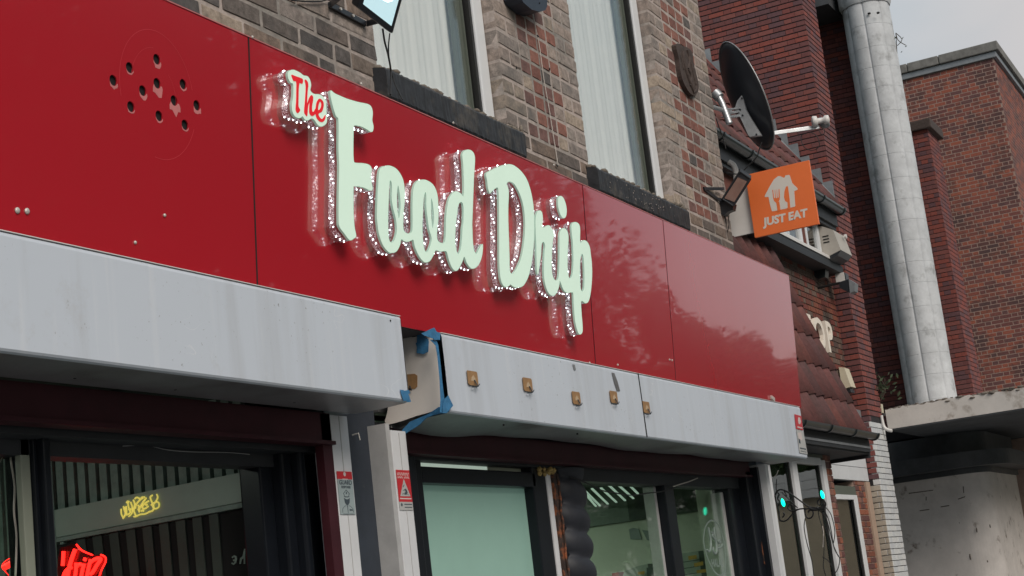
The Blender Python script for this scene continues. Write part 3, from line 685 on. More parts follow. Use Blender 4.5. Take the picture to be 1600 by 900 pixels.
redshape([[(735, 395), (765, 420), (772, 465), (755, 520), (722, 540), (735, 575), (760, 590), (788, 550), (786, 590), (765, 618), (735, 615), (705, 580), (694, 530), (700, 450), (715, 410)], [(735, 425), (722, 460), (719, 505), (740, 490), (750, 455), (746, 432)]])
Fp = Zm(*A, [(845, 318), (880, 345), (940, 372), (1000, 397), (1100, 427), (1195, 447), (1232, 475), (1245, 530), (1240, 600), (1252, 660), (1245, 705), (1225, 711), (1185, 685), (1130, 658), (1075, 650), (1062, 668), (1059, 760), (1058, 890)])+Zm(*B_, [(690, 90), (697, 142), (720, 152), (780, 155), (840, 170), (866, 205), (860, 260), (865, 340), (875, 400), (852, 415), (800, 390), (740, 375), (698, 376), (690, 400), (690, 600), (700, 760), (716, 850), (695, 876), (655, 892), (605, 830), (558, 765), (550, 700), (550, 500), (555, 200)])+Zm(*A, [(918, 890), (919, 700), (915, 590), (893, 560), (870, 490), (852, 420), (840, 360)])
letter('large lit letter F of the sign', [Fp])
ood = Zm(*C_, [(203, 290), (235, 250), (300, 240), (370, 275), (420, 350), (440, 430), (446, 545), (437, 650), (432, 740)])+Zm(*D_, [(430, 140), (440, 192), (470, 214), (505, 208), (521, 180), (522, 60)])+Zm(*C_, [(522, 600), (530, 470), (555, 402), (600, 376), (660, 382), (720, 425), (755, 500), (767, 600)])+Zm(*D_, [(768, 60), (757, 180), (756, 255), (775, 295), (812, 308), (835, 290), (842, 200), (843, 120)])+Zm(*C_, [(848, 700), (858, 625), (873, 560), (902, 510), (940, 486), (985, 508), (1010, 535), (1016, 480), (1014, 350), (1008, 220), (1000, 140), (1015, 103), (1050, 86), (1090, 97), (1115, 135), (1120, 200), (1110, 350), (1103, 550), (1094, 780)])+Zm(*D_, [(1095, 170), (1100, 290), (1112, 375), (1136, 410), (1160, 368), (1186, 322), (1197, 330), (1188, 425), (1160, 505), (1120, 546), (1080, 545), (1042, 495), (1018, 435), (998, 485), (965, 550), (935, 572), (900, 540), (872, 470), (852, 395), (830, 380), (790, 388), (745, 374), (722, 420), (685, 478), (640, 490), (590, 440), (547, 350), (530, 275), (512, 278), (480, 292), (442, 286), (412, 268), (400, 320), (370, 380), (330, 400), (290, 390), (240, 330), (202, 230), (184, 110)])+Zm(*C_, [(180, 720), (184, 580), (192, 420)])
o1a = Zm(*C_, [(303, 384), (318, 392), (325, 450), (322, 560), (338, 660), (362, 750)])+Zm(*D_, [(372, 175), (362, 240), (342, 288), (315, 302), (294, 270), (286, 180), (285, 80)])+Zm(*C_, [(286, 690), (291, 560), (296, 450)])
o1b = Zm(*C_, [(381, 425), (394, 480), (405, 560), (406, 650), (393, 745), (380, 700), (371, 620), (371, 500)])
o2a = Zm(*C_, [(641, 495), (653, 515), (655, 640), (667, 745)])+Zm(*D_, [(682, 175), (706, 262), (692, 335), (662, 394), (636, 370), (621, 280), (615, 140)])+Zm(*C_, [(620, 690), (627, 560)])
o2b = Zm(*C_, [(701, 552), (716, 600), (726, 690), (729, 765), (716, 842), (705, 780), (699, 660)])
dh = Zm(*C_, [(978, 588), (1003, 600), (1013, 655), (1011, 780)])+Zm(*D_, [(1002, 170), (996, 280), (985, 370), (965, 412), (946, 388), (930, 290), (934, 160), (944, 50)])+Zm(*C_, [(950, 700), (958, 630)])
letter('joined lit letters ood in the middle of the sign', [ood, o1a, o1b, o2a, o2b, dh])
Dp = Zm(*E_, [(245, 195), (290, 163), (370, 125), (440, 105), (500, 110), (570, 160), (630, 240), (670, 350), (695, 480), (706, 620), (706, 780)])+Zm(*G_, [(697, 0), (685, 100), (665, 200), (640, 280), (600, 345), (550, 365), (508, 355), (478, 332), (466, 345), (440, 358), (410, 345), (385, 285), (373, 170), (371, 20)])+Zm(*E_, [(370, 800), (369, 600), (366, 400), (355, 325), (325, 340), (290, 372), (278, 380), (262, 330), (256, 270)])
Dh = Zm(*E_, [(440, 288), (470, 268), (510, 287), (550, 350), (590, 450), (612, 560), (620, 700), (608, 860)])+Zm(*G_, [(585, 70), (550, 160), (510, 225), (487, 231), (470, 195), (468, 80)])+Zm(*E_, [(463, 850), (456, 650), (456, 500), (461, 390), (455, 330)])
letter('large lit capital D of the sign', [Dp, Dh])
dot = Zm(*E_, [(958, 408), (985, 425), (1008, 480), (1018, 545), (1011, 600), (990, 620), (963, 595), (942, 535), (935, 470), (940, 425)])
letter('small round lit dot above the letter i of the sign', [dot])
rip = Zm(*E_, [(735, 567), (755, 548), (778, 562), (788, 615), (782, 690), (802, 712), (840, 690), (870, 712), (896, 770), (886, 830), (880, 890)])+Zm(*G_, [(875, 60), (875, 200), (890, 270), (915, 298), (940, 270), (948, 150), (950, 20)])+Zm(*E_, [(950, 860), (953, 765), (985, 717), (1020, 740), (1035, 800), (1031, 890)])+Zm(*G_, [(1026, 80), (1028, 200), (1042, 272), (1062, 274), (1078, 220), (1084, 100)])+Zm(*E_, [(1080, 880), (1070, 780), (1065, 695), (1090, 660), (1130, 672), (1147, 720), (1148, 855), (1182, 834), (1216, 850), (1240, 900)])+Zm(*G_, [(1250, 50), (1259, 130), (1262, 250), (1250, 400), (1230, 490), (1200, 515), (1158, 492), (1160, 600), (1168, 700), (1170, 785), (1150, 814), (1128, 795), (1102, 700), (1089, 560), (1082, 425), (1060, 410), (1030, 416), (992, 392), (965, 330), (952, 300), (940, 368), (910, 430), (875, 440), (835, 400), (806, 300), (800, 170), (806, 20)])+Zm(*E_, [(812, 895), (803, 855), (788, 850), (776, 880)])+Zm(*G_, [(770, 50), (757, 150), (744, 235), (735, 210), (729, 80)])+Zm(*E_, [(727, 880), (722, 780), (719, 640)])
ph = Zm(*G_, [(1165, 40), (1182, 85), (1190, 240), (1187, 370), (1167, 405), (1149, 350), (1145, 200), (1150, 90)])
letter('joined lit letters rip at the right end of the sign', [rip, ph])

# ---------------------------------------------------------------- roller shutter boxes
def shutter_box(label, xa, xb, yf, z0, z1, zr=None, bend=0, wave=0, seam=None, yb=None):
    """box of painted sheet: front sheet, curved lip, sloping underside, ends"""
    zr = z0 if zr is None else zr; t = thing('shutter_box', label, 'shutter box', ((xa+xb)/2, yf, z0), 'roller shutter boxes under the red fascia')
    n = 60; r2 = random.Random(int(xa*100)); c = .006
    def prof(x):
        f = (x-xa)/(xb-xa); zb = z0+(zr-z0)*f; wv = wave*(math.sin(f*21)*.5+math.sin(f*47+1)*.3+math.sin(f*9)*.5); bo = bend*math.exp(-((f-.07)/.09)**2)
        return [(yf+.015, z1), (yf+.003, z1-.003), (yf, z1-.012), (yf-wave*.1, (z0+z1)/2), (yf, zb+c*1.4), (yf+.004, zb+c*.5), (yf+.014, zb)], [(yf+.014, zb), (yf+.10, zb-.004+wv*.5), (yb-.03+wv*.4, zb-.004+wv*.9-bo), (yb, zb+.002+wv-bo), (yb, zb+.05)]
    xs = [xa+(xb-xa)*i/n for i in range(n+1)]
    fr = MB(); P = [(x, y, z) for x in xs for y, z in prof(x)[0]]; m = 7
    fr.add(P, [(i*m+j, i*m+j+1, (i+1)*m+j+1, (i+1)*m+j) for i in range(n) for j in range(m-1)], False); fr.build('front_sheet', 'shutter_paint', t)
    un = MB(); P = [(x, y, z) for x in xs for y, z in prof(x)[1]]; m = 5
    un.add(P, [(i*m+j, i*m+j+1, (i+1)*m+j+1, (i+1)*m+j) for i in range(n) for j in range(m-1)], True); un.build('underside', 'shutter_metal', t)
    s = MB(); s.box(xa, xb, yf+.015, yb+.1, z1-.004, z1); s.box(xa+.01, xb-.01, yb+.05, yb+.1, z0+.05, z1-.01); s.build('top_sheet', 'shutter_metal', t)
    for x, sx in ((xa, 1), (xb, -1)):
        if x == xa and seam: continue
        s = MB(); pf = prof(x)[0]; lp = [(x, y, z) for y, z in pf]+[(x, yb, z0 if x == xa else zr), (x, yb+.1, (z0 if x == xa else zr)+.01), (x, yb+.1, z1)]
        s.prism([lp], (sx*.003, 0, 0)); s.build('end_plate', 'shutter_paint', t)
    return t
lb = shutter_box('grey painted roller shutter box on the left with a taped lower corner', 1.2, 4.41, 2.55, .704+E0, .986+E0, yb=2.785)
rb = shutter_box('dented grey roller shutter box on the right with a row of brown mounting patches', 4.80, 9.0, 2.62, .705+E0, .985+E0, zr=.684+E0, bend=.035, wave=.008, seam=1, yb=2.86)
# cream end plate of the right box
ep = [(632, 530), (658, 524.5), (675, 529), (682, 545), (687, 600), (689.5, 630), (680, 641), (604, 664), (606, 645), (620, 642), (637, 640)]
s = MB(); s.prism([[ax(x, y, 4.798) for x, y in smooth_loop([(628, 531), (645, 527), (660, 524.5), (675, 529), (682, 545), (684, 572), (687, 600), (689.5, 628), (680, 641), (650, 650), (604, 664), (605, 645), (612, 600)], 2)]], (.004, 0, 0)); s.build('end_plate', 'end_plate_cream', rb)
s = MB(); s.prism([[ax(x, y, 4.80) for x, y in [(628, 517), (655, 521), (655, 525), (628, 532)]]], (.004, 0, 0)); s.build('end_gap', 'housing_dark', rb)
s = MB(); xs1 = ay(997, 590, 2.62).x; s.prism([[(xs1, 2.617, .985+E0), (xs1+.006, 2.617, .985+E0), (xs1+.012, 2.617, .70+E0), (xs1+.004, 2.617, .70+E0)]], (0, .002, 0)); s.build('seam', 'dark_void', rb)
s = MB(); s.prism([[ay(*q, 2.6165) for q in ((956, 582), (960, 583), (965, 596), (969, 611), (964, 611), (960, 598))]], (0, .001, 0)); s.prism([[ay(*q, 2.6165) for q in ((895, 569), (898, 570), (900, 578), (897, 578))]], (0, .001, 0)); s.build('scratch', 'shutter_metal', rb, kind='stuff')
# pale line along the upper edge
for t_, xa, xb, y, z in ((lb, 1.2, 4.41, 2.55, .986+E0), (rb, 4.80, 9.0, 2.62, .985+E0)):
    s = MB(); s.box(xa, xb, y-.0005, y+.02, z, z+.002); s.build('top_trim', 'sign_white', t_)
for px, py in ((610, 501),): s = MB(); q = ay(px, py, 2.549); s.lathe([(.0035, 0), (.0035, .001)], q, Vector((0, -1, 0)), 8); s.build('screw_hole', 'dark_void', lb)
for k, (px, py) in enumerate(((117, 591), (274, 609), (460, 629))):
    q = azp(px, py, .7); s = MB(); s.lathe([(.004, 0), (.004, .002)], Vector((q.x, q.y, .701+E0)), Vector((0, 0, -1)), 8); s.build('screw', 'dark_void', lb)
for k, (px, py) in enumerate(((787, 664), (902, 678), (1168, 719))):
    q = azp(px, py, .69); s = MB(); s.lathe([(.004, 0), (.004, .006)], Vector((q.x, q.y, .693+E0)), Vector((0, 0, -1)), 8); s.build('screw', 'dark_void', rb)
# brown adhesive patches with hooks
pl = ['leftmost brown patch on the front of the right shutter box', 'second brown patch from the left on the shutter box', 'third brown patch from the left on the shutter box', 'fourth brown patch, just left of the seam in the shutter box', 'brown patch just right of the seam in the shutter box']
for k, (px, py, sc_) in enumerate(((739, 591, 1.06), (825, 601, 1), (901, 622, .98), (959.5, 620.5, .9), (1010.5, 636.5, .88))):
    q = ay(px, py, 2.6125); t = thing('mounting_patch', pl[k], 'mounting patch', q, 'brown mounting patches on the shutter box')
    ww, hh = .032, .026; ww = .0375; s = MB(); lp = [(-ww, -hh+.006), (-ww+.006, -hh), (ww-.008, -hh), (ww, -hh+.009), (ww, hh-.005), (ww-.005, hh), (-ww+.003, hh), (-ww, hh-.003)]
    s.prism([[q+Vector((a, 0, c)) for a, c in lp]], (0, .002, 0)); s.build('pad', 'tape_brown', t)
    s = MB(); s.prism([[q+Vector((a, -.0006, c-.002)) for a, c in ((-.016, -.008), (.018, -.008), (.018, .002), (.004, .014), (-.010, .004))]], (0, .001, 0)); s.build('torn_paper', 'tape_pale', t)
    s = MB(); s.tube([q+Vector((.006, -.002, -.006)), q+Vector((.008, -.008, -.022)), q+Vector((.004, -.012, -.032))], .0025, 6); s.tube([q+Vector((-.02, -.003, -.034)), q+Vector((.012, -.010, -.03)), q+Vector((.03, -.008, -.020))], .002, 6); s.build('hook', 'black_plastic', t)
q = ax(646, 597, 4.795); t = thing('mounting_patch', 'brown patch on the cream end plate of the right shutter box', 'mounting patch', q, 'brown mounting patches on the shutter box')
s = MB(); s.prism([[ax(x, y, 4.796) for x, y in ((636, 585), (648, 584), (652, 587), (652, 604), (648, 608), (638, 607))]], (.0015, 0, 0)); s.build('pad', 'tape_brown', t)
s = MB(); s.tube([ax(640, 603, 4.79), ax(643, 610, 4.786)], .003, 6); s.lathe([(.004, 0), (.004, .004)], ax(641, 608, 4.793), Vector((-1, 0, 0)), 8); s.build('hook', 'black_plastic', t)
# blue masking tape
tp = thing('masking_tape', 'crinkled blue masking tape along the left edge of the right shutter box', 'masking tape', ay(690, 600, 2.61))
def tape(pts, kind, pos, parent=tp, th=.0012):
    s = MB(); f = ay if kind == 'Y' else ax; s.prism([[f(x, y, pos) for x, y in pts]], (0, -th, 0) if kind == 'Y' else (-th, 0, 0)); s.build('strip', 'blue_tape', parent)
T_ = lambda pts: Zm(620, 500, 4.5, pts)
tape(T_([(170, 95), (250, 58), (262, 54), (278, 82), (304, 92), (302, 140), (262, 140), (255, 132), (190, 108)]), 'Y', 2.606)
tape(T_([(143, 98), (185, 98), (192, 112), (222, 135), (226, 150), (222, 225), (185, 240), (140, 232), (142, 190), (134, 165), (142, 155)]), 'X', 4.790)
tape(T_([(232, 138), (275, 138), (290, 180), (305, 300), (320, 450), (333, 560), (330, 650), (302, 650), (306, 560), (300, 420), (284, 250), (272, 180)]), 'Y', 2.612)
tape(T_([(330, 560), (360, 530), (395, 602), (350, 655), (320, 655), (322, 610)]), 'Y', 2.608)
tape(T_([(325, 655), (322, 615), (300, 612), (230, 660), (100, 715), (45, 772), (38, 808), (60, 802), (160, 740), (210, 690), (255, 672)]), 'X', 4.802, th=.006)
tl = thing('masking_tape', 'scrap of blue masking tape on the lower right corner of the left shutter box', 'masking tape', ay(633, 618, 2.54))
tape(T_([(22, 490), (45, 493), (50, 498), (82, 492), (92, 512), (80, 522), (88, 540), (93, 560), (60, 568), (48, 572), (38, 545), (30, 520)]), 'Y', 2.546, tl)
tape(T_([(60, 565), (93, 558), (98, 576), (70, 578)]), 'Y', 2.547, tl)

# ---------------------------------------------------------------- shopfront below the boxes
sf = thing('shopfront', 'dark shopfront with black frames, white rails and lit interior under the shutter boxes', 'shopfront', (5, 2.95, 0))
def part(nm, m, x0, x1, y0, y1, z0, z1, parent=sf, b=0, **k):
    s = MB(); s.box(x0, x1, y0, y1, z0+E0, z1+E0, b); return s.build(nm, m, parent, **k)
Zb = -1.53
part('shutter_guide_band', 'maroon_steel', .9, 4.325, 2.80, 2.84, .60, .703)
part('bottom_bar', 'maroon_steel', .9, 4.325, 2.785, 2.80, .60, .612)
part('shutter_guide_band', 'maroon_steel', 4.83, 8.70, 2.875, 2.91, .605, .70)
part('bottom_bar', 'maroon_steel', 4.83, 8.70, 2.86, 2.875, .605, .616)
part('header', 'fascia_black', .9, 4.40, 2.93, 3.0, .545, .72)
part('header', 'fascia_black', .9, 4.40, 2.86, 2.93, .585, .70)
# rails and navy pier
part('shutter_rail', 'white_rail', 4.325, 4.428, 2.80, 2.87, Zb, .70, b=.002)
part('rail_groove', 'grey_rail', 4.376, 4.379, 2.7985, 2.80, Zb, .70)
part('rail_flange', 'maroon_steel', 4.27, 4.324, 2.80, 2.83, Zb, .70)
pier = part('pier', 'navy_paint', 4.40, 4.72, 2.875, 3.2, Zb, .98)
part('shutter_rail', 'white_rail', 4.695, 4.795, 2.80, 2.87, Zb, .668, b=.002)
part('rail_side', 'grey_rail', 4.668, 4.694, 2.803, 2.90, Zb, .69)
part('rail_groove', 'grey_rail', 4.745, 4.748, 2.7985, 2.80, Zb, .66)
s = MB(); q = ay(550, 680, 2.87); s.tube([q, q+Vector((.01, -.02, .004)), q+Vector((.012, -.022, -.02))], .003, 6); s.build('hook', 'screw_pale', sf)
# left window: mullions
part('mullion_cream', 'mullion_paint', 3.077, 3.110, 2.93, 2.95, Zb, .60, b=.003)
part('frame_post', 'black_frame', 3.112, 3.127, 2.92, 3.02, Zb, .60, b=.003)
part('frame_post', 'black_frame', 3.127, 3.155, 2.90, 3.02, Zb, .60, b=.006)
part('frame_post', 'black_frame', 4.115, 4.18, 2.94, 3.02, Zb, .60, b=.006)
part('frame_post', 'black_frame', 4.18, 4.235, 2.90, 3.02, Zb, .60, b=.01)
part('frame_post', 'black_frame', 4.235, 4.27, 2.87, 3.02, Zb, .60, b=.012)
part('frame_post', 'black_frame', 4.27, 4.40, 2.91, 3.02, Zb, .60, b=.004)
part('glass', 'shop_glass', 1.0, 3.076, 2.965, 2.968, Zb, .60, parent=sf)
part('lower_panel', 'black_frame', 3.156, 4.115, 2.95, 2.99, Zb, -1.3)
s = MB()   # twisted red and clear cable behind the glass at the far left
# right window, frosted bay
zh = .62
part('header', 'fascia_black', 4.80, 8.78, 2.92, 3.02, .597, .72)
part('frame_post', 'black_frame', 4.797, 4.98, 2.88, 2.94, Zb, .60, b=.003)
part('frame_post', 'black_frame', 4.98, 5.105, 2.93, 3.02, Zb, .60, b=.003)
part('transom_bar', 'black_frame', 5.105, 6.05, 2.93, 3.02, .513, .575, b=.006)
part('transom_pane', 'transom_cream', 5.105, 5.72, 2.98, 2.984, .575, .597)
part('transom_pane', 'interior_wall', 5.72, 6.02, 2.98, 2.984, .575, .597)
part('frosted_pane', 'frost_glass', 5.12, 6.02, 2.975, 2.981, Zb, .513)
x84 = 6.09
part('frame_post', 'black_frame', 6.02, 6.145, 2.93, 3.02, Zb, .60, b=.004)
part('blue_trim', 'white_rail', 6.147, 6.185, 2.925, 2.97, Zb, .575, b=.003)
s = MB(); r2 = random.Random(9); vs = []
for i in range(80):
    z = Zb+(.595-Zb)*i/79+E0
    for j, (x, y) in enumerate(((6.186, 2.93), (6.186, 2.915), (6.235, 2.92), (6.24, 2.99))): vs.append((x+r2.uniform(-.005, .005), y+r2.uniform(-.004, .004), z))
s.add(vs, [(i*4+j, i*4+j+1, (i+1)*4+j+1, (i+1)*4+j) for i in range(79) for j in range(3)]); s.build('rusty_edge', 'rust', sf)
s = MB()
for i in range(16): s.ico((6.08+r2.uniform(0, .14), 2.925+r2.uniform(-.01, .01), E0+.575+r2.uniform(-.008, .018)), r2.uniform(.008, .016))
s.build('foam_filler', 'foam_yellow', sf)
part('backing_board', 'black_frame', 6.24, 6.42, 2.94, 3.0, Zb, .60)
s = MB(); pts = [ay(x, y, 2.915) for x, y in Zm(840, 720, 5, [(150, 100), (165, 180), (180, 320), (182, 400), (198, 480), (202, 560), (215, 650), (222, 760), (240, 850), (245, 930)])]; s.tube(smooth_path(pts), .006, 6); s.build('loose_cable', 'rust', sf)
# bulging black twisted cover
duct = MB(); nn = 150; zz0, zz1 = Zb+E0, .60+E0; rows = []
for i in range(nn+1):
    z = zz0+(zz1-zz0)*i/nn
    rowp = []
    for j in range(17):
        an = math.pi*j/16; ph = (z*1.0+ .055*(j/16))/.112; fr_ = ph-math.floor(ph); bul = math.sin(math.pi*fr_)**.55
        wx = .105+.030*bul; dy = .05+.035*bul
        rowp.append((6.41-wx*math.cos(an)+.0*z, 2.97-dy*math.sin(an), z))
    rows += rowp
duct.add(rows, [(i*17+j, i*17+j+1, (i+1)*17+j+1, (i+1)*17+j) for i in range(nn) for j in range(16)], True); duct.build('twisted_cover', 'duct_black', sf, label='bulging black twisted cover hanging beside the rusty post')
# clear bay with two panes
part('top_frame', 'fascia_black', 6.40, 8.75, 2.925, 3.02, .548, .597)
part('frame_post', 'grey_rail', 7.455, 7.495, 2.975, 3.03, Zb, .548, b=.003, label='pale inner window post')
part('frame_post', 'black_frame', 7.50, 7.62, 2.93, 3.03, Zb, .55, b=.004)
part('pane', 'shop_glass', 6.45, 7.455, 2.972, 2.975, Zb, .548)
part('pane', 'shop_glass', 7.62, 8.42, 2.972, 2.975, Zb, .548)
part('frame_post', 'grey_rail', 8.42, 8.455, 2.965, 3.03, Zb, .53, b=.003, label='pale inner window post')
part('frame_post', 'black_frame', 8.455, 8.62, 2.93, 3.03, Zb, .60, b=.006)
part('frame_post', 'black_frame', 8.62, 8.745, 2.875, 3.03, Zb, .64, b=.004)
s = MB(); s.prism([[ay(x, y, 2.872) for x, y in Zm(1130, 700, 4.5, [(270, 660), (290, 650), (300, 700), (305, 790), (310, 860), (290, 810), (278, 740)])]], (0, .002, 0)); s.build('rust_patch', 'rust', sf)
s = MB(); s.prism([[ay(x, y, 2.871) for x, y in Zm(1130, 700, 4.5, [(325, 735), (345, 790), (338, 803), (325, 785)])]], (0, .002, 0)); s.build('paint_flake', 'grey_rail', sf)
part('shutter_rail', 'white_rail', 8.755, 8.805, 2.80, 2.90, Zb, .675, b=.002)
part('rail_side', 'black_frame', 8.72, 8.754, 2.84, 2.90, Zb, .66)
part('pier', 'navy_paint', 8.81, 9.09, 2.93, 3.2, Zb, 1.0)
# cables crossing the right window
for pts in (Zm(890, 740, 5.62, [(0, 30), (70, 50), (200, 105), (290, 150), (400, 170), (540, 190), (700, 170), (820, 155), (940, 120)]),):
    s = MB(); s.tube(smooth_path([ay(x, y, 2.905) for x, y in pts]), .003, 6); s.build('loose_cable', 'cable_black', sf)
s = MB(); s.tube([ay(x, y, 2.905) for x, y in ((1052, 760), (1075, 753), (1090, 747))], .003, 6); s.build('loose_cable', 'cable_white', sf)
s = MB(); s.tube(smooth_path([ay(x, y, 2.925) for x, y in ((192, 697), (228, 696), (262, 703), (300, 706), (355, 707), (390, 710))]), .0012, 5); s.build('paint_nick', 'grey_rail', sf)

# stickers on the rails
def sticker(label, corners, cat='sticker'):
    q = [ay(x, y, 2.7965) for x, y in corners]; return thing('warning_sticker', label, cat, q[3])
U = Vector((1, 0, 0)); Vv = Vector((0, 0, 1)); Nn = Vector((0, -1, 0))
yS = 2.7972
g1 = thing('warning_sticker', 'grey and red guard sticker with a capped man on the left white rail', 'sticker', (4.372, yS, .30+E0))
a0, a1 = 4.332, 4.420; zt, zm_, zl = ay(545, 737, yS).z, ay(545, 749, yS).z, ay(552, 804, yS).z
s = MB(); s.box(a0, a1, yS, yS+.0012, zm_, zt); s.build('red_band', 'sticker_red', g1)
s = MB(); s.box(a0, a1, yS, yS+.0012, zl, zm_-.0002); s.build('grey_field', 'sticker_grey', g1)
cx = (a0+a1)/2; Hh = zm_-zl
o = Vector((cx, yS-.0002, 0))
def at_(x, z): return Vector((cx+x, yS-.0002, z))
text('GUARD', .0195, at_(.001, zm_-.0112), U, Vv, Nn, .0003, .0005, sx=1.12).build('lettering', 'sticker_ink', g1)
text('RESPONSE', .0112, at_(.001, zm_-.0258), U, Vv, Nn, .0003, .0003, sx=1.05).build('lettering', 'sticker_ink', g1)
def flat(pts, nm, m, par, z0, sx=1, sz=1, y=None): s = MB(); s.prism([[Vector((cx+a*sx, (yS-.0004) if y is None else y, z0+b*sz)) for a, b in pts]], (0, .0003, 0)); return s.build(nm, m, par)
zc = zm_-.0462
s = MB()
for lp in ([(-.020, 0), (0, .022), (.020, 0), (.018, -.002), (0, .018), (-.018, -.002)], [(-.020, 0), (-.014, -.012), (-.011, -.012), (-.017, 0)], [(.020, 0), (.014, -.012), (.011, -.012), (.017, 0)], [(-.016, -.012), (-.008, -.016), (.008, -.016), (.016, -.012), (.016, -.018), (.008, -.021), (-.008, -.021), (-.016, -.018)],
           [(-.003, .008), (.003, .008), (.003, -.003), (-.003, -.003)], [(-.018, -.024), (-.010, -.030), (0, -.033), (.010, -.030), (.018, -.024), (.014, -.052), (.004, -.064), (-.004, -.064), (-.014, -.052)], [(-.002, -.066), (.002, -.066), (.001, -.11), (-.001, -.11)],
           [(-.035, -.105), (-.033, -.085), (-.020, -.070), (-.008, -.066), (-.008, -.068), (-.019, -.072), (-.031, -.086), (-.033, -.105)], [(.035, -.105), (.033, -.085), (.020, -.070), (.008, -.066), (.008, -.068), (.019, -.072), (.031, -.086), (.033, -.105)], [(.010, -.085), (.030, -.088), (.030, -.094), (.012, -.096)], [(-.03, -.112), (.034, -.112), (.034, -.114), (-.03, -.114)]):
    s.prism([[at_(a*.95, zc+b*.58) for a, b in lp]], (0, -.0003, 0))
s.build('guard_drawing', 'sticker_ink', g1)
s = MB(); s.lathe([(.0075, 0), (.0075, .0003)], at_(0, (zt+zm_)/2+.004), Nn, 8); s.prism([[at_(a, (zt+zm_)/2+b) for a, b in ((-.016, -.011), (.016, -.011), (.016, -.014), (-.016, -.014))]], (0, -.0003, 0)); s.build('emblem', 'sticker_pale', g1)
g2 = thing('warning_sticker', 'red warning sticker with a white triangle on the right white rail', 'sticker', (4.745, yS, .30+E0))
a0, a1 = 4.701, 4.789; cx = (a0+a1)/2; zt, zm_, zl = ay(620, 734, yS).z, ay(627, 784, yS).z, ay(627, 797, yS).z
s = MB(); s.box(a0, a1, yS, yS+.0012, zm_, zt); s.build('red_field', 'sticker_red', g2)
s = MB(); s.box(a0, a1, yS, yS+.0012, zl, zm_-.0002); s.build('silver_field', 'sticker_silver', g2)
s = MB(); s.prism([[at_(a, zt+b) for a, b in ((0, -.030), (.034, -.090), (-.034, -.090))]], (0, -.0003, 0)); s.build('triangle', 'sticker_silver', g2)
s = MB()
for lp in ([(-.012, -.022), (-.002, -.012), (0, -.015), (-.010, -.026)], [(-.016, -.040), (.004, -.030), (.012, -.036), (.016, -.048), (.006, -.058), (-.008, -.056), (-.002, -.046), (.004, -.046), (0, -.038)], [(.010, -.050), (.022, -.058), (.018, -.06)], [(-.016, -.05), (-.010, -.054), (-.02, -.058)]):
    s.prism([[at_(a, zt-.040+b*.78) for a, b in lp]], (0, -.0006, 0))
s.build('falling_figure', 'sticker_ink', g2)
s = MB()
for z_, n_, h_ in ((-.009, 10, .0095), (-.022, 11, .0065)):
    for i in range(n_):
        if n_ == 11 and i == 5: continue
        x_ = -.039+i*.078/n_; s.box(cx+x_, cx+x_+.0022, yS-.0004, yS, zt+z_-h_, zt+z_); s.box(cx+x_+.0022, cx+x_+.0056, yS-.0004, yS, zt+z_-(h_*.3 if i % 2 else h_), zt+z_-(0 if i % 2 else h_*.7))
s.build('worn_lettering', 'sticker_pale', g2)
s = MB(); s.box(a0+.006, a1-.006, yS-.0003, yS, zt-.100, zt-.096); s.build('stripe', 'sticker_pale', g2)
s = MB(); s.lathe([(.006, 0), (.006, .0003)], at_(-.03, (zm_+zl)/2+.004), Nn, 8); s.box(cx-.012, cx+.038, yS-.0004, yS, (zm_+zl)/2+.004, (zm_+zl)/2+.0075); s.box(cx-.012, cx+.038, yS-.0004, yS, (zm_+zl)/2-.006, (zm_+zl)/2-.003); s.build('small_print', 'sticker_ink', g2)
# sticker at the far right end of the right shutter box
g3 = thing('warning_sticker', 'red and silver alarm sticker at the right end of the right shutter box', 'sticker', ay(1250, 680, 2.615))
yq = 2.6155
def q4(pts, m, nm, par=g3, off=0): s = MB(); s.prism([[ay(x, y, yq-off) for x, y in pts]], (0, .001, 0)); return s.build(nm, m, par)
q4([(1241.5, 647), (1252, 650), (1255, 672.5), (1244, 670)], 'sticker_red', 'red_field'); q4([(1244.3, 671), (1255.2, 673.5), (1262, 710), (1249.5, 707.5)], 'sticker_silver', 'silver_field')
q4([(1247.5, 652), (1250, 652.5), (1251.5, 659), (1250, 663), (1248, 662), (1247, 657)], 'sticker_pale', 'emblem', off=.0006); q4([(1246, 666), (1253.5, 668), (1253.7, 670), (1246.2, 668)], 'sticker_pale', 'lettering', off=.0006)
q4([(1247, 676), (1252, 676), (1254, 686), (1250, 690), (1247.5, 682)], 'sticker_pale', 'photo_patch', off=.0006); q4([(1248, 685), (1250.5, 687), (1251, 693), (1248.5, 692)], 'sticker_ink', 'photo_patch', off=.001)
q4([(1250, 699), (1259, 701), (1259.5, 703), (1250.3, 701)], 'sticker_ink', 'lettering', off=.0006); q4([(1251, 704), (1260, 706), (1260.4, 707), (1251.2, 705)], 'sticker_ink', 'lettering', off=.0006)

# ---------------------------------------------------------------- interior seen through the left door
room = thing('takeaway_interior', 'dim takeaway interior with slatted wall behind the left glass', 'interior', (3, 4, 0))
XI = 4.18
def ipart(nm, m, pts, X=XI, th=.02, parent=room, **k):
    s = MB(); s.prism([[ax(x, y, X) for x, y in pts]], (th, 0, 0)); return s.build(nm, m, parent, **k)
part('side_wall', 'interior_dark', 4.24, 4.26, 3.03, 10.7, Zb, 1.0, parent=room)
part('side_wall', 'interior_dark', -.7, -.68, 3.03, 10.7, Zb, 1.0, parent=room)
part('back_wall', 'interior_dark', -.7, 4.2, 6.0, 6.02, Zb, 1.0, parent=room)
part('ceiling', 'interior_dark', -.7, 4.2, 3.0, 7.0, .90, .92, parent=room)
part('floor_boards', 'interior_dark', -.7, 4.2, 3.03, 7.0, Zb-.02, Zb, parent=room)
part('ceiling_lamp', 'ceiling_panel', 2.7, 3.1, 3.9, 4.3, .88, .895, parent=room)
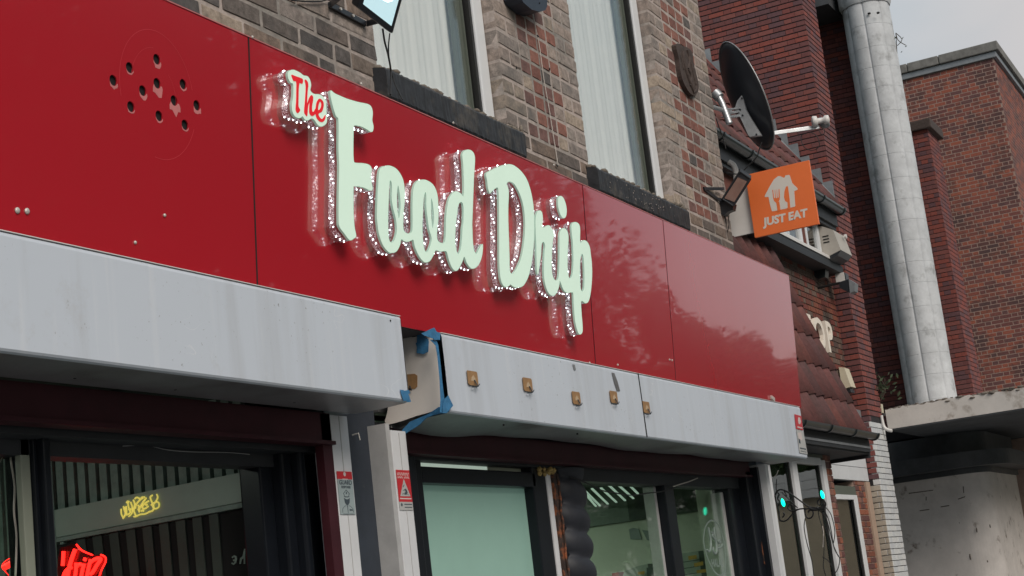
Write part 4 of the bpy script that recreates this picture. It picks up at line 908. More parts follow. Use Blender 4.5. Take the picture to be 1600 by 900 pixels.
for i in range(24):
    y = 3.055+i*.0475
    part('slat', 'slat_grey', XI+.022, XI+.045, y, y+.031, Zb, .80, parent=room)
ipart('door_rail', 'door_rail_grey', [(402, 733), (85, 797), (88, 840), (383, 783)], th=.02)
ipart('door_rail_lip', 'slat_grey', [(383, 784), (88, 841), (88, 847), (383, 792)], X=XI-.012, th=.03)
ipart('door_stile', 'slat_grey', [(384, 742), (402, 735), (424, 905), (393, 905)], X=XI+.001, th=.018)
ipart('door_glass', 'dark_void', [(384, 794), (89, 852), (96, 905), (392, 905)], X=XI+.006, th=.004)
for i in range(9): ipart('slat', 'interior_dark', [(118+i*26, 842-i*5), (132+i*26, 839-i*5), (140+i*26, 905), (126+i*26, 905)], X=XI-.0, th=.005)
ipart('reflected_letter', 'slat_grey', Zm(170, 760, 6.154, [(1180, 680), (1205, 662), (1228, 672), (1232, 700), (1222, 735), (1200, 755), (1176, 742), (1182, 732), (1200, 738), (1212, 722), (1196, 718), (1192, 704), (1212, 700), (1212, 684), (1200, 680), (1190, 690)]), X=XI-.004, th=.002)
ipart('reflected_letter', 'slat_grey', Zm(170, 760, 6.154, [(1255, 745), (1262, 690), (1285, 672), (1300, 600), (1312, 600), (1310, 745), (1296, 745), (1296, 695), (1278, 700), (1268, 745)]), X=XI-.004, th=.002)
# gold calligraphy on the rail
cal = thing('gold_script', 'gold Arabic script above the inner door', 'lettering', ax(218, 795, XI))
cs = lambda p: Zm(170, 760, 6.154, p)
for st in ([(460, 75), (470, 110), (440, 160), (420, 190), (445, 215), (478, 200), (482, 160), (450, 150), (405, 180)], [(420, 85), (400, 100), (405, 130), (430, 190), (425, 230), (390, 245)], [(395, 240), (350, 265), (300, 270), (260, 290), (240, 290)], [(385, 140), (350, 160), (320, 200), (345, 215), (380, 190)], [(345, 100), (300, 130), (262, 175), (255, 215)], [(360, 110), (330, 150), (300, 200), (290, 250)], [(235, 130), (250, 170), (240, 230), (262, 285)], [(210, 150), (225, 200), (220, 260), (190, 290)], [(180, 140), (190, 200), (205, 250), (170, 275)], [(165, 190), (170, 250), (150, 290), (135, 310)], [(118, 215), (120, 265), (142, 300), (160, 250), (150, 200)], [(140, 190), (150, 230), (165, 260)], [(170, 160), (180, 142), (195, 150)], [(250, 120), (270, 105), (300, 118), (325, 100)], [(280, 180), (290, 200), (280, 230)], [(355, 180), (370, 172)], [(310, 240), (325, 228), (335, 240)], [(190, 225), (200, 215), (212, 222)]):
    s = MB(); s.tube(smooth_path([ax(x, y, XI-.004) for x, y in cs(st)], 3), .0029, 6); s.build('stroke', 'gold_script', cal)
# red neon
ne = thing('neon_sign', 'red neon lettering ending in drip inside the left door', 'neon sign', ax(130, 880, 3.95))
ns = lambda p: Zm(0, 780, 7.5, p)
for st, r_ in (([(745, 610), (735, 780)], .0125), ([(880, 590), (840, 700), (800, 850), (790, 960)], .014), ([(840, 800), (780, 830), (745, 900), (760, 960)], .012), ([(890, 745), (890, 830), (880, 900), (875, 960)], .012), ([(895, 800), (930, 760), (955, 770)], .011), ([(1000, 690), (990, 720)], .012), ([(985, 760), (960, 860), (950, 940)], .012), ([(1065, 710), (1040, 800), (1010, 960)], .0125), ([(1060, 740), (1120, 700), (1180, 700), (1130, 780), (1090, 850), (1060, 880)], .0125)):
    s = MB(); s.tube(smooth_path([ax(x, y, 3.95) for x, y in ns(st)], 4), r_*.46, 8); s.build('tube', 'neon_red', ne)
for st in ([(895, 530), (960, 600), (1085, 655)], [(1180, 650), (1235, 680), (1235, 740), (1190, 830), (1150, 950)]):
    s = MB(); s.tube(smooth_path([ax(x, y, 3.955) for x, y in ns(st)], 4), .0028, 6); s.build('edge_glow', 'neon_red', ne)
s = MB(); s.prism([[ax(x, y, 3.958) for x, y in smooth_loop(ns([(700, 600), (760, 560), (895, 530), (960, 600), (1085, 655), (1180, 650), (1235, 680), (1235, 740), (1190, 830), (1150, 960), (700, 960)]), 3)]], (.003, 0, 0)); s.build('backing', 'neon_backing', ne)
ne2 = thing('neon_sign', 'red neon stroke at the far left edge behind the narrow glass', 'neon sign', ax(20, 890, 3.4))
for st in ([(45, 800), (190, 720)], [(190, 720), (175, 800), (165, 980)]):
    s = MB(); s.tube([ax(x, y, 3.4) for x, y in ns(st)], .0095, 8); s.build('tube', 'neon_red', ne2)
s = MB(); s.tube(smooth_path([ax(x, y, 3.4) for x, y in ns([(190, 660), (100, 700), (30, 760), (35, 810), (100, 890)])], 4), .0012, 5); s.build('edge_glow', 'neon_red', ne2)
for px in (2, 12): 
    s = MB(); s.tube([ax(px, 692, 3.2), ax(px+9, 697, 3.2)], .001, 5); s.build('edge_glow', 'neon_red', ne2)
s = MB(); s.tube(smooth_path([ay(x, y, 2.975) for x, y in ((14, 690), (17, 720), (23, 760), (22, 800), (26, 840), (24, 900))]), .003, 6); s.tube(smooth_path([ay(x, y, 2.98) for x, y in ((0, 722), (14, 697))]), .0015, 5); s.build('loose_cable', 'cable_white', sf)

# ---------------------------------------------------------------- interior seen through the right window
kit = thing('kitchen_interior', 'pale green lit kitchen interior behind the right window', 'interior', (7, 4, 0))
part('side_wall', 'interior_wall', 9.0, 9.02, 3.035, 10.7, Zb, .472, parent=kit)
part('bulkhead', 'interior_bulkhead', 8.97, 8.999, 3.16, 6.0, .474, .80, parent=kit)
part('bulkhead', 'interior_dark', 8.955, 8.969, 3.03, 3.75, .478, .80, parent=kit)
part('return_wall', 'interior_wall', 8.55, 8.99, 3.04, 3.16, Zb, .60, parent=kit)
part('side_wall', 'interior_wall', 4.84, 4.86, 3.04, 10.7, Zb, 1.0, parent=kit)
part('back_wall', 'interior_wall', 4.9, 9.0, 6.5, 6.52, Zb, 1.0, parent=kit)
part('ceiling', 'interior_wall', 4.9, 8.95, 3.3, 6.5, .80, .82, parent=kit)
part('floor_tiles', 'interior_dark', 4.9, 9.0, 3.03, 6.5, Zb-.02, Zb, parent=kit)
for lx, ly in ((7.4, 4.2), (6.0, 4.0)): part('ceiling_lamp', 'ceiling_panel', lx, lx+.6, ly, ly+.6, .785, .798, parent=kit)
part('dark_panel', 'interior_dark', 7.9, 8.954, 3.3, 4.3, .70, .79, parent=kit)
ks = lambda p: Zm(890, 740, 5.62, p)
for a, c in (((120, 150), (240, 290)), ((140, 150), (275, 285)), ((205, 135), (345, 270)), ((285, 130), (420, 255)), ((355, 105), (497, 240)), ((425, 92), (570, 222)), ((525, 95), (610, 180))):
    (x0, y0), (x1, y1) = ks([a, c]); p, q = azp(x0, y0, .585), azp(x1, y1, .585); s = MB(); s.obox(p, q-p, Vector((.0, .012, 0)), Vector((0, 0, .006))); s.build('grille_bar', 'ceiling_bar', kit)
# cartons on the high shelf
for i, (pts, m) in enumerate(([[(1057, 866), (1091, 861), (1097, 905), (1063, 905)], 'carton'], [[(1091, 861), (1101, 860), (1108, 905), (1097, 905)], 'carton_dark'], [[(1105, 861), (1132, 861), (1134, 905), (1112, 905)], 'carton'], [[(1019, 874), (1033, 871), (1038, 905), (1022, 905)], 'carton'], [[(1033, 871), (1043, 869), (1045, 880), (1035, 883)], 'carton_red'], [[(975, 893), (995, 885), (1012, 881), (1018, 905), (972, 905)], 'carton'], [[(1010, 887), (1026, 886), (1030, 905), (1012, 905)], 'carton_dark'], [[(956, 896), (966, 894), (968, 905), (957, 905)], 'carton_red'])):
    t = MB(); t.prism([[ax(x, y, 8.80-.004*i) for x, y in pts]], (.12, 0, 0)); t.build('carton', m, kit)
for pts in ([(1075, 869), (1088, 867), (1089, 873), (1076, 875)], [(1084, 880), (1098, 877), (1099, 883), (1085, 886)], [(1088, 891), (1103, 889), (1104, 894), (1089, 896)], [(996, 894), (1007, 892), (1007, 897), (997, 898)]):
    t = MB(); t.prism([[ax(x, y, 8.76) for x, y in pts]], (.002, 0, 0)); t.build('carton_print', 'carton_print', kit)
for y_ in (878, 888, 898):
    t = MB(); t.prism([[ax(x, y, 8.765) for x, y in ((1060, y_+1), (1092, y_-4), (1093, y_-3), (1061, y_+2))]], (.002, 0, 0)); t.build('carton_gap', 'carton_dark', kit)
for pts in (ks([(520, 490), (560, 475), (605, 485), (630, 580), (535, 578)]), ks([(635, 492), (760, 515), (778, 593), (680, 585)])):
    t = MB(); t.prism([[ax(x, y, 8.99) for x, y in pts]], (.004, 0, 0)); t.build('notice', 'decal_grey', kit)
# round halal decal on the glass
dec = thing('window_decal', 'round grey halal decal on the right window pane', 'decal', ay(1115, 850, 2.97))
hs = lambda p: Zm(1000, 780, 7.5, p)
yd = 2.970
cc = [(845, 240), (905, 270), (950, 350), (985, 480), (1005, 620), (1010, 740), (1000, 850), (965, 895), (920, 895), (870, 850), (820, 760), (780, 660), (750, 540), (745, 430), (765, 320), (800, 260)]
s = MB(); o_ = [ay(x, y, yd) for x, y in smooth_loop(hs(cc), 4)]; ce = sum(o_, Vector())/len(o_); i_ = [ce+(p-ce)*.945 for p in o_]; s.prism([o_, i_], (0, .0008, 0)); s.build('ring', 'decal_grey', dec)
for st in ([(800, 330), (812, 400), (830, 500), (825, 590), (805, 615), (785, 590)], [(865, 330), (875, 430), (895, 530), (895, 620), (878, 640), (860, 610), (855, 560)], [(835, 385), (855, 400), (845, 430), (870, 470)], [(930, 480), (945, 500), (925, 510), (915, 490), (935, 480)], [(910, 580), (940, 565), (965, 530)]):
    s = MB(); s.tube(smooth_path([ay(x, y, yd) for x, y in hs(st)], 4), .0062, 6); s.build('script_stroke', 'decal_grey', dec)
q = ay(*hs([(905, 750)])[0], yd); text('HALAL', .062, q, U, Vv, Nn, .0008, .0005, sx=.95).build('lettering', 'decal_grey', dec)

# ---------------------------------------------------------------- fittings on the shop wall
fl = thing('floodlight', 'lit white floodlight on a black bracket above the sign, by the left upper window', 'floodlight', ay(545, 25, 2.88), 'floodlights on the shop wall')
BL, BR = ay(559, 12, 2.60), ay(614, 54, 2.62); up = (ay(629, 0, 2.535)-BR); up = up.normalized()*.24; ux = (BR-BL); nn = ux.cross(up).normalized(); nn = nn if nn.y < 0 else -nn
s = MB(); s.obox(BL+nn*.0, ux, up, -nn*.035, .008); s.build('housing', 'black_plastic', fl)
iu, iv = ux*.10, up*.10
s = MB(); s.obox(BL+iu+iv+nn*.001, ux*.8, up*.86, -nn*.004); s.build('lens', 'flood_glass_lit', fl)
s = MB(); c0 = BL+ux*.55+up*.62; s.prism([smooth_loop_ for smooth_loop_ in [[c0+ux*(.27*math.cos(t*math.pi/8))+up*(.26*math.sin(t*math.pi/8))+nn*.0012 for t in range(16)]]], nn*.0006); s.build('led_chip', 'flood_lit', fl)
pa, pb = ay(517, 11, 2.885), ay(573, 41, 2.885)
s = MB(); s.obox(pa, pb-pa, Vector((0, 0, .022)), Vector((0, .012, 0)), .001); e1 = BL+up*.35-nn*.018; e2 = BR+up*.2-nn*.018
s.obox(pa, e1-pa, Vector((0, 0, .022)), Vector((.005, 0, 0))); s.obox(pb, ay(588, 37, 2.78)-pb, Vector((0, 0, .022)), Vector((.005, 0, 0))); s.obox(ay(588, 37, 2.78), e2-ay(588, 37, 2.78), Vector((0, 0, .022)), Vector((.005, 0, 0))); s.build('bracket', 'black_plastic', fl)
for t_ in (.25, .6):
    s = MB(); s.lathe([(.006, 0), (.006, .005)], pa+(pb-pa)*t_+Vector((0, -.002, .011)), Vector((0, -1, 0)), 8); s.build('bolt', 'screw_pale', fl)
cb = thing('power_cable', 'thin black cables hanging from the lit floodlight down to the fascia', 'cable', ay(608, 130, 2.7))
for st in ([(598, 45, 2.64), (601, 65, 2.66), (607, 88, 2.70), (611, 115, 2.74), (610, 148, 2.66)], [(609, 52, 2.64), (607, 75, 2.68), (609, 100, 2.74), (616, 128, 2.76), (629, 156, 2.66)]):
    s = MB(); s.tube(smooth_path([ay(*q) for q in st]), .0035 if st[0][0] == 598 else .0025, 6); s.build('strand', 'cable_black', cb)
s = MB(); s.tube(smooth_path([ay(x, y, 2.885) for x, y in ((455, 0), (475, 2), (500, 2), (515, -2))]), .003, 6); s.build('strand', 'cable_black', cb)
fl2 = thing('floodlight', 'unlit black floodlight with brown glass on the right corner of the brick wall', 'floodlight', ax(1120, 310, 8.9), 'floodlights on the shop wall')
XL = 8.92; cs_ = [ax(x, y, XL) for x, y in ((1156, 268), (1173, 279.5), (1146, 322), (1129, 311))]; gl_ = [ax(x, y, XL) for x, y in ((1153, 277), (1167.5, 283.5), (1147.5, 315.5), (1132, 309.5))]
# lean the head so that its glass looks down along the street
bk = Vector((.045, .006, .03))
s = MB(); s.prism([cs_], bk); s.build('housing', 'black_plastic', fl2); s = MB(); s.prism([gl_], Vector((-.003, 0, -.001))); s.build('lens', 'flood_glass_off', fl2)
s = MB()
for a_, b__ in zip(cs_, cs_[1:]+cs_[:1]): s.tube([a_+Vector((-.002, 0, 0)), b__+Vector((-.002, 0, 0))], .006, 6)
s.build('bezel', 'black_plastic', fl2)
s = MB(); w0 = ay(1101, 297, 2.89); w1 = ay(1122, 313, 2.89); s.obox(w0, w1-w0, Vector((0, 0, .02)), Vector((0, .008, 0))); s.obox(w0, ax(1132, 297, 8.95)-w0, Vector((0, 0, .018)), Vector((0, .006, 0))); s.obox(w1, ax(1134, 316, 8.95)-w1, Vector((0, 0, .018)), Vector((0, .006, 0))); s.build('bracket', 'black_plastic', fl2)
s = MB(); s.prism([[ax(x, y, 8.94) for x, y in ((1124, 309), (1134, 311), (1147, 318), (1145, 328), (1137, 331), (1131, 337), (1124, 332), (1121, 320))]], (.05, 0, 0)); s.build('junction_box', 'black_plastic', fl2)
s = MB(); s.tube(smooth_path([ax(x, y, 9.0) for x, y in ((1131, 330), (1134, 345), (1134, 360), (1133, 382))]), .004, 6); s.tube(smooth_path([ax(x, y, 9.0) for x, y in ((1137, 333), (1139, 350), (1136, 366), (1135, 382))]), .003, 6); s.build('cable', 'cable_black', fl2)
al = thing('alarm_box', 'dark blue alarm box at the top of the brick pier between the upper windows', 'alarm box', ay(833, 12, 2.86))
ab = [(808, -30), (812, -6), (818, 4), (831, 15), (843, 18.5), (852, 16), (855, 10), (855, -30)]
s = MB(); s.prism([[ay(x, y, 2.815) for x, y in ab]], (0, .08, 0)); s.build('case', 'blue_black_plastic', al)
s = MB(); s.lathe([(.004, 0), (.004, .002)], ay(843, 5, 2.814), Vector((0, -1, 0)), 8); s.build('screw', 'dark_void', al)
wc = thing('wall_cable', 'pale cable clipped down the brick pier between the upper windows', 'cable', ay(860, 190, 2.89))
s = MB(); s.tube(smooth_path([ay(x, y, 2.888) for x, y in ((830, 14), (835, 36), (840, 57), (844, 80), (850, 125), (858, 170), (865, 215), (872, 258))]), .0022, 6); s.build('strand', 'cable_white', wc)
for px, py in ((841, 57), (871, 259)):
    s = MB(); q = ay(px, py, 2.886); s.ico(q, .006, (1.4, .8, .9)); s.ico(q+Vector((-.008, 0, .003)), .004); s.build('clip', 'black_plastic', wc)
for px, py in ((859, 108), (807, 106)):
    s = MB(); s.ico(ay(px, py, 2.892), .005, (.7, .6, 1.8)); s.build('plug_hole', 'dark_void', wc)
cp = thing('carved_plaque', 'dark worn carved stone plaque on the right brick pier', 'plaque', ay(1076, 110, 2.87))
op = smooth_loop([(1056, 71), (1061, 68), (1067, 72), (1074, 74), (1082, 82), (1083.5, 95), (1086.5, 110), (1091, 127), (1091.5, 141), (1086, 149), (1080, 147), (1073, 138), (1066.5, 124), (1063, 108), (1061, 92)], 3)
s = MB(); s.prism([[ay(x, y, 2.872) for x, y in op]], (0, .035, 0)); s.build('slab', 'carved_stone', cp)
s = MB(); r2 = random.Random(2)
for st, r_ in (([(1066, 80), (1069, 100), (1075, 122), (1083, 142)], .012), ([(1079, 92), (1082, 110), (1087, 132)], .011), ([(1073, 78), (1077, 92), (1075, 108)], .010), ([(1075, 108), (1080, 120), (1078, 134)], .009), ([(1064, 90), (1068, 108)], .008), ([(1084, 120), (1088, 138), (1083, 145)], .008)):
    s.tube(smooth_path([ay(x, y, 2.872) for x, y in st], 3), r_, 6)
s.build('relief', 'carved_stone', cp)
# orange projecting sign
psn = thing('projecting_sign', 'square orange projecting sign with a white house, fork and knife', 'sign', (9.10, 2.56, 2.04+E0))
SX, sy0, sy1, sz0, sz1 = 9.10, 2.365, 2.765, 2.043+E0, 2.437+E0
s = MB(); s.box(SX, SX+.02, sy0, sy1, sz0, sz1, .002); s.build('board', 'orange_sign', psn)
jz = lambda p: Zm(1100, 230, 6.6667, p)
def px_(pts, m, nm, lay_, sm=0): s = MB(); q = smooth_loop(jz(pts), sm) if sm else jz(pts); s.prism([[ax(x, y, SX-.0004*lay_) for x, y in q]], (-.0004, 0, 0)); return s.build(nm, m, psn)
px_([(632, 515), (636, 500), (690, 398), (728, 336), (772, 301), (790, 300), (836, 320), (850, 293), (886, 289), (894, 296), (920, 375), (974, 428), (976, 438), (968, 447), (940, 456), (951, 612), (944, 620), (712, 669), (706, 662), (686, 590), (672, 517), (640, 520)], 'print_white', 'house_mark', 1)
px_([(868, 402), (876, 415), (890, 520), (900, 627), (872, 633), (869, 575), (845, 562), (833, 520), (838, 460), (852, 415)], 'orange_sign', 'knife_mark', 2)
px_([(711, 446), (720, 444), (730, 528), (742, 532), (737, 444), (741, 443), (750, 530), (760, 530), (757, 440), (761, 439), (768, 528), (778, 522), (777, 436), (786, 436), (790, 520), (788, 552), (768, 572), (770, 652), (795, 650), (796, 648), (788, 672), (768, 672), (765, 655), (752, 580), (730, 560), (722, 535)], 'orange_sign', 'fork_mark', 2)
px_([(764, 574), (785, 562), (795, 646), (768, 654)], 'orange_sign', 'fork_mark', 3)
px_([(868, 628), (898, 622), (902, 645), (872, 650)], 'orange_sign', 'gap_mark', 3)
px_([(766, 650), (796, 643), (800, 660), (768, 668)], 'orange_sign', 'gap_mark', 4)
ta, tb = ax(*jz([(600, 775)])[0], SX), ax(*jz([(1088, 692)])[0], SX)
UY = Vector((0, -1, 0)); cen = ax(*jz([(845, 736)])[0], SX-.0006)
text('JUST EAT', .066, cen, UY, Vv, Vector((-1, 0, 0)), .0006, .0030, .12, sx=1.0).build('lettering', 'print_white', psn)
wbd = thing('white_board', 'plain white board behind the orange sign', 'board', ax(1158, 330, 9.125))
s = MB(); s.prism([[ax(x, y, 9.125) for x, y in ((1176, 285), (1184, 362), (1148, 370), (1143, 367), (1141, 360), (1138, 334), (1136, 330), (1140, 318), (1141, 290))]], (.01, 0, 0)); s.build('sheet', 'sign_white', wbd)
s = MB(); s.lathe([(.003, 0), (.003, .002)], ax(1142, 361.5, 9.124), Vector((-1, 0, 0)), 8); s.build('bolt', 'dark_void', wbd)
# satellite dish
dsh = thing('satellite_dish', 'dark grey satellite dish seen from behind at the corner of the brick wall', 'satellite dish', ax(1143, 193, 9.25))
cD = ax(1166, 150, 9.52); fn = Vector((.60, -.80, .30)).normalized(); tn = fn.cross(Vector((0, 0, 1))).normalized(); un = tn.cross(fn).normalized()
s = MB(); rn, an_ = 8, 48; vs = []
for side in (0, 1):
    for i in range(rn+1):
        q = i/rn
        for j in range(an_):
            t_ = 2*math.pi*j/an_; vs.append(cD+tn*(.265*q*math.cos(t_))+un*(.372*q*math.sin(t_))+fn*(.075*(q*q-1)+side*.004))
m_ = (rn+1)*an_
fs = [(i*an_+j, i*an_+(j+1) % an_, (i+1)*an_+(j+1) % an_, (i+1)*an_+j) for i in range(rn) for j in range(an_)]
s.add(vs, fs+[tuple(k+m_ for k in f[::-1]) for f in fs]+[(rn*an_+j, rn*an_+(j+1) % an_, m_+rn*an_+(j+1) % an_, m_+rn*an_+j) for j in range(an_)], True); s.build('reflector', 'dish_grey', dsh)
s = MB(); s.tube([cD+tn*(.265*math.cos(2*math.pi*j/an_))+un*(.372*math.sin(2*math.pi*j/an_)) for j in range(an_+1)], .005, 6); s.build('rim', 'grey_metal', dsh)
XB = 9.40; bz = lambda p: Zm(1100, 146, 6.154, p)
s = MB(); s.prism([[ax(x, y, XB) for x, y in bz([(360, 18), (375, 45), (400, 150), (450, 240), (545, 395), (548, 402), (440, 415), (425, 400), (380, 300), (345, 225), (300, 130), (320, 70)])]], (.03, 0, 0)); s.build('back_plate', 'galvanised', dsh)
s = MB(); s.prism([[ax(x, y, XB) for x, y in bz([(235, 150), (345, 135), (345, 150), (275, 162), (275, 175), (345, 165), (345, 185), (262, 200), (262, 212), (340, 205), (350, 225), (270, 240), (262, 222), (205, 215), (200, 205), (245, 200), (238, 178)])]], (-.012, 0, 0)); s.build('clamp', 'galvanised', dsh)
s = MB()
for q in ((348, 155), (372, 212), (505, 395), (365, 48)): s.lathe([(.006, 0), (.006, .006)], ax(*bz([q])[0], XB-.002), Vector((-1, 0, 0)), 8)
s.build('bolts', 'black_plastic', dsh, kind='stuff')
s = MB(); s.tube([ax(*q, 9.30) for q in bz([(140, 35), (175, 100), (245, 290)])], .021, 14); s.build('pole', 'galvanised', dsh)
s = MB(); s.tube([ax(*q, 9.30) for q in bz([(105, -5), (150, 40)])], .034, 14); s.build('pole_cap', 'galvanised', dsh)
s = MB(); s.tube([ax(*q, 9.31) for q in bz([(190, 150), (300, 148)])], .004, 6); s.tube([ax(*q, 9.31) for q in bz([(165, 228), (290, 222)])], .004, 6); s.tube([ax(*bz([(175, 160)])[0], 9.25), Vector((9.09, 2.93, ax(*bz([(175, 160)])[0], 9.25).z))], .014, 8); s.build('u_bolt', 'galvanised', dsh)
s = MB(); pA, pB = ax(1196, 210, 9.65), ax(1281, 198, 9.88); s.obox(pA-Vector((0, 0, .012)), pB-pA, Vector((0, .012, 0)), Vector((0, 0, .026)), .003); s.build('feed_arm', 'galvanised', dsh)
s = MB(); d_ = (cD-pB).normalized(); lc = ax(1272, 191, 9.86); s.lathe([(.012, -.06), (.03, -.055), (.03, -.03), (.018, -.02), (.018, .015), (.034, .02), (.037, .045), (.03, .052), (.001, .056)], lc+Vector((0, -.04, 0)), Vector((-.35, .93, .0)), 16); s.build('feed_horn', 'sign_white', dsh)
s = MB(); s.ico(ax(1289, 195, 9.9), .035, (.7, 1.1, .8)); s.ico(ax(1282, 188, 9.88), .022); s.build('horn_clamp', 'grey_metal', dsh)
s = MB(); s.tube(smooth_path([ax(x, y, 9.8) for x, y in bz([(985, 385), (940, 400), (935, 450), (960, 510), (1020, 545), (1080, 535), (1110, 490), (1090, 420), (1060, 390), (1020, 372)])]), .0025, 5); s.tube(smooth_path([ax(x, y, 9.8) for x, y in bz([(1100, 345), (1130, 395), (1155, 385), (1160, 340)])]), .0025, 5)
s.build('feed_cable', 'cable_black', dsh)
s = MB(); s.tube(smooth_path([ax(x, y, 9.4) for x, y in ((1190, 222), (1186, 235), (1182, 246), (1170, 258), (1158, 270), (1150, 272), (1136, 270))]), .004, 6); s.tube(smooth_path([ax(x, y, 9.4) for x, y in ((1119, 185), (1124, 200), (1130, 215), (1134, 232))]), .004, 6); s.build('drop_cable', 'cable_black', dsh)
# wrought bracket with green bulbs on the right edge of the shopfront
br = thing('scroll_bracket', 'black wrought iron scroll bracket with green bulbs at the right edge of the shopfront', 'bracket', (9.15, 2.9, .37+E0))
gz = lambda p: Zm(1180, 765, 6.6667, p)
for st in ([(205, 60), (230, 15), (270, 0), (330, 20), (420, 80), (500, 140), (555, 178), (640, 190), (700, 180), (725, 155)], [(255, 320), (300, 330), (345, 305), (390, 250), (430, 215), (480, 200), (560, 200), (640, 195)], [(440, 205), (400, 225), (360, 215), (340, 180), (360, 155), (390, 165), (385, 185)], [(520, 200), (520, 250), (545, 295), (585, 290), (605, 250), (590, 215), (555, 225), (560, 245)], [(720, 190), (735, 150), (710, 105), (675, 100), (650, 125), (665, 160), (690, 150)], [(250, 50), (235, 95), (260, 130), (240, 170)], [(290, 240), (305, 260), (285, 290)], [(205, 60), (215, 120), (240, 200), (255, 320)]):
    s = MB(); s.tube(smooth_path([ax(x, y, 9.15) for x, y in gz(st)]), .0048, 6); s.build('scroll', 'iron_black', br)
for a_, c_ in (((280, 30), (440, 190)), ((300, 10), (330, 70))): s = MB(); s.tube([ax(*gz([a_])[0], 9.15), ax(*gz([c_])[0], 9.15)], .0035, 6); s.build('tie_bar', 'iron_black', br)
s = MB()
for st in ([(560, 190), (620, 210), (700, 190), (730, 205)], [(640, 185), (680, 205), (730, 180)]): s.tube(smooth_path([ax(x, y, 9.15) for x, y in gz(st)]), .009, 6)
s.build('cable_wrap', 'iron_black', br)
for px, py in ((1223.5, 785.5), (1285, 773)):
    q = ax(px, py, 9.15); s = MB(); s.lathe([(.001, -.024), (.008, -.018), (.011, -.005), (.0105, .008), (.006, .02), (.001, .026)], q, Vector((0, .15, 1)), 12); s.build('bulb', 'green_bulb', br)
for st in ([(655, 220), (670, 300), (700, 400), (715, 520), (715, 700), (710, 800), (735, 900)], [(690, 225), (740, 300), (770, 400), (810, 560), (850, 660), (880, 720), (860, 830), (800, 900)], [(720, 220), (760, 300), (790, 420), (820, 600), (870, 700)], [(700, 240), (710, 330), (740, 430), (790, 560), (815, 900)], [(650, 205), (700, 240), (728, 200)], [(730, 180), (790, 260), (830, 430), (815, 560)], [(520, 300), (510, 400), (540, 560), (590, 740), (610, 900)], [(225, -110), (220, 0), (260, 60)], [(700, 700), (760, 740), (800, 800)]):
    s = MB(); s.tube(smooth_path([ax(x, y, 9.16) for x, y in gz(st)]), .0028, 5); s.build('hanging_cable', 'cable_black', br)
s = MB(); s.tube(smooth_path([ax(x, y, 9.16) for x, y in gz([(700, 380), (712, 480), (706, 600)])]), .003, 5); s.tube(smooth_path([ax(x, y, 9.14) for x, y in ((1207, 747), (1213, 742), (1216, 735))]), .003, 5); s.build('pale_cable', 'cable_white', br)
# curved bits of white pipe at the corner
s = MB(); s.tube(smooth_path([ax(x, y, 9.6) for x, y in ((1139, 253), (1146, 258), (1150, 268), (1150, 280))]), .018, 10)
tag(s.build('waste_pipe', 'sign_white'), 'short white waste pipe bend just beyond the wall corner', 'pipe')

# ---------------------------------------------------------------- neighbour: brick shop with tiled pent roof
nb = thing('neighbour_shop', 'brick shop with a brown pantile pent roof and cream letters TOP', 'building', (15, 5.4, 0))
def npart(nm, m, x0, x1, y0, y1, z0, z1, b=0, par=None, **k):
    s = MB(); s.box(x0, x1, y0, y1, z0+E0, z1+E0, b); return s.build(nm, m, par or nb, **k)
nw = npart('wall', 'mortar_grey', 9.3, 20.99, 5.412, 5.7, 1.3, 4.9)
Fn = Face(nw, 'Y', 5.4, .1, 'new')
Fn.hid = lambda x, y: (y > 388 and x < 1205+(y-388)*.517) or x < 1190 or y < 385
Fn.run(16.0, 20.99, 1.75+E0, 4.05+E0, 'brick_mixed', 'flemish', keep=lambda u, v: v < 4.0+E0)
lay([Fn], 300)
# pent roof
G0 = Vector((0, 4.585, 1.53+E0)); G1 = Vector((0, 5.40, 3.96+E0)); SL = (G1-G0); NR = SL.cross(Vector((1, 0, 0))).normalized(); NR = NR if NR.y < 0 else -NR
s = MB(); s.prism([[(9.3, G0.y+.03, G0.z-.02), (9.3, 5.40, G1.z-.03), (9.3, 5.40, G0.z-.02)]], (8.86, 0, 0)); rf = s.build('pent_roof', 'roof_gap', nb)
def pantile_mesh(wd, ln, name, amp=.028):
    n = 10; vs = []
    for side in (0, 1):
        for v in (0, 1):
            for i in range(n+1):
                u = i/n; h = amp*math.sin(u*2*math.pi-.6)+.02*(1-v)-(.012 if side else 0); vs.append((u*wd, h, v*ln))     # y = outwards height
    fs = [(i, i+1, n+2+i, n+1+i) for i in range(n)]+[(2*n+2+i, 3*n+3+i, 3*n+4+i, 2*n+3+i) for i in range(n)]+[(i, 2*n+2+i, 2*n+3+i, i+1) for i in range(n)]
    fs += [(0, n+1, 3*n+3, 2*n+2), (n, 3*n+2, 4*n+3, 2*n+1)]
    me = bpy.data.meshes.new(name); me.from_pydata(vs, [], fs); me.materials.append(MATS['roof_tile']); me.polygons.foreach_set('use_smooth', [True]*20+[False]*(len(fs)-20)); return me
def tiles(par, g0, sl, x1, cols, rows, wd=.30):
    ln = sl.length/rows; d = sl.normalized(); nr = d.cross(Vector((1, 0, 0))); nr = nr if nr.y < 0 else -nr
    me = [pantile_mesh(wd*1.06, ln*1.08, 'tile')]
    for r_ in range(rows):
        for c_ in range(cols):
            o = bpy.data.objects.new('tile', me[0]); COL.objects.link(o); o.parent = par
            X = Vector((1, 0, 0)); M = Matrix((-X, nr, d)).transposed(); o.rotation_euler = (M @ Matrix.Rotation(rnd.uniform(-.012, .012), 3, 'X')).to_euler()
            o.location = g0+d*(ln*r_-.03)+nr*(.035+rnd.uniform(0, .006))+X*(x1-wd*c_) - wloc(par)
tiles(rf, G0, SL, 18.20, 20, 6)
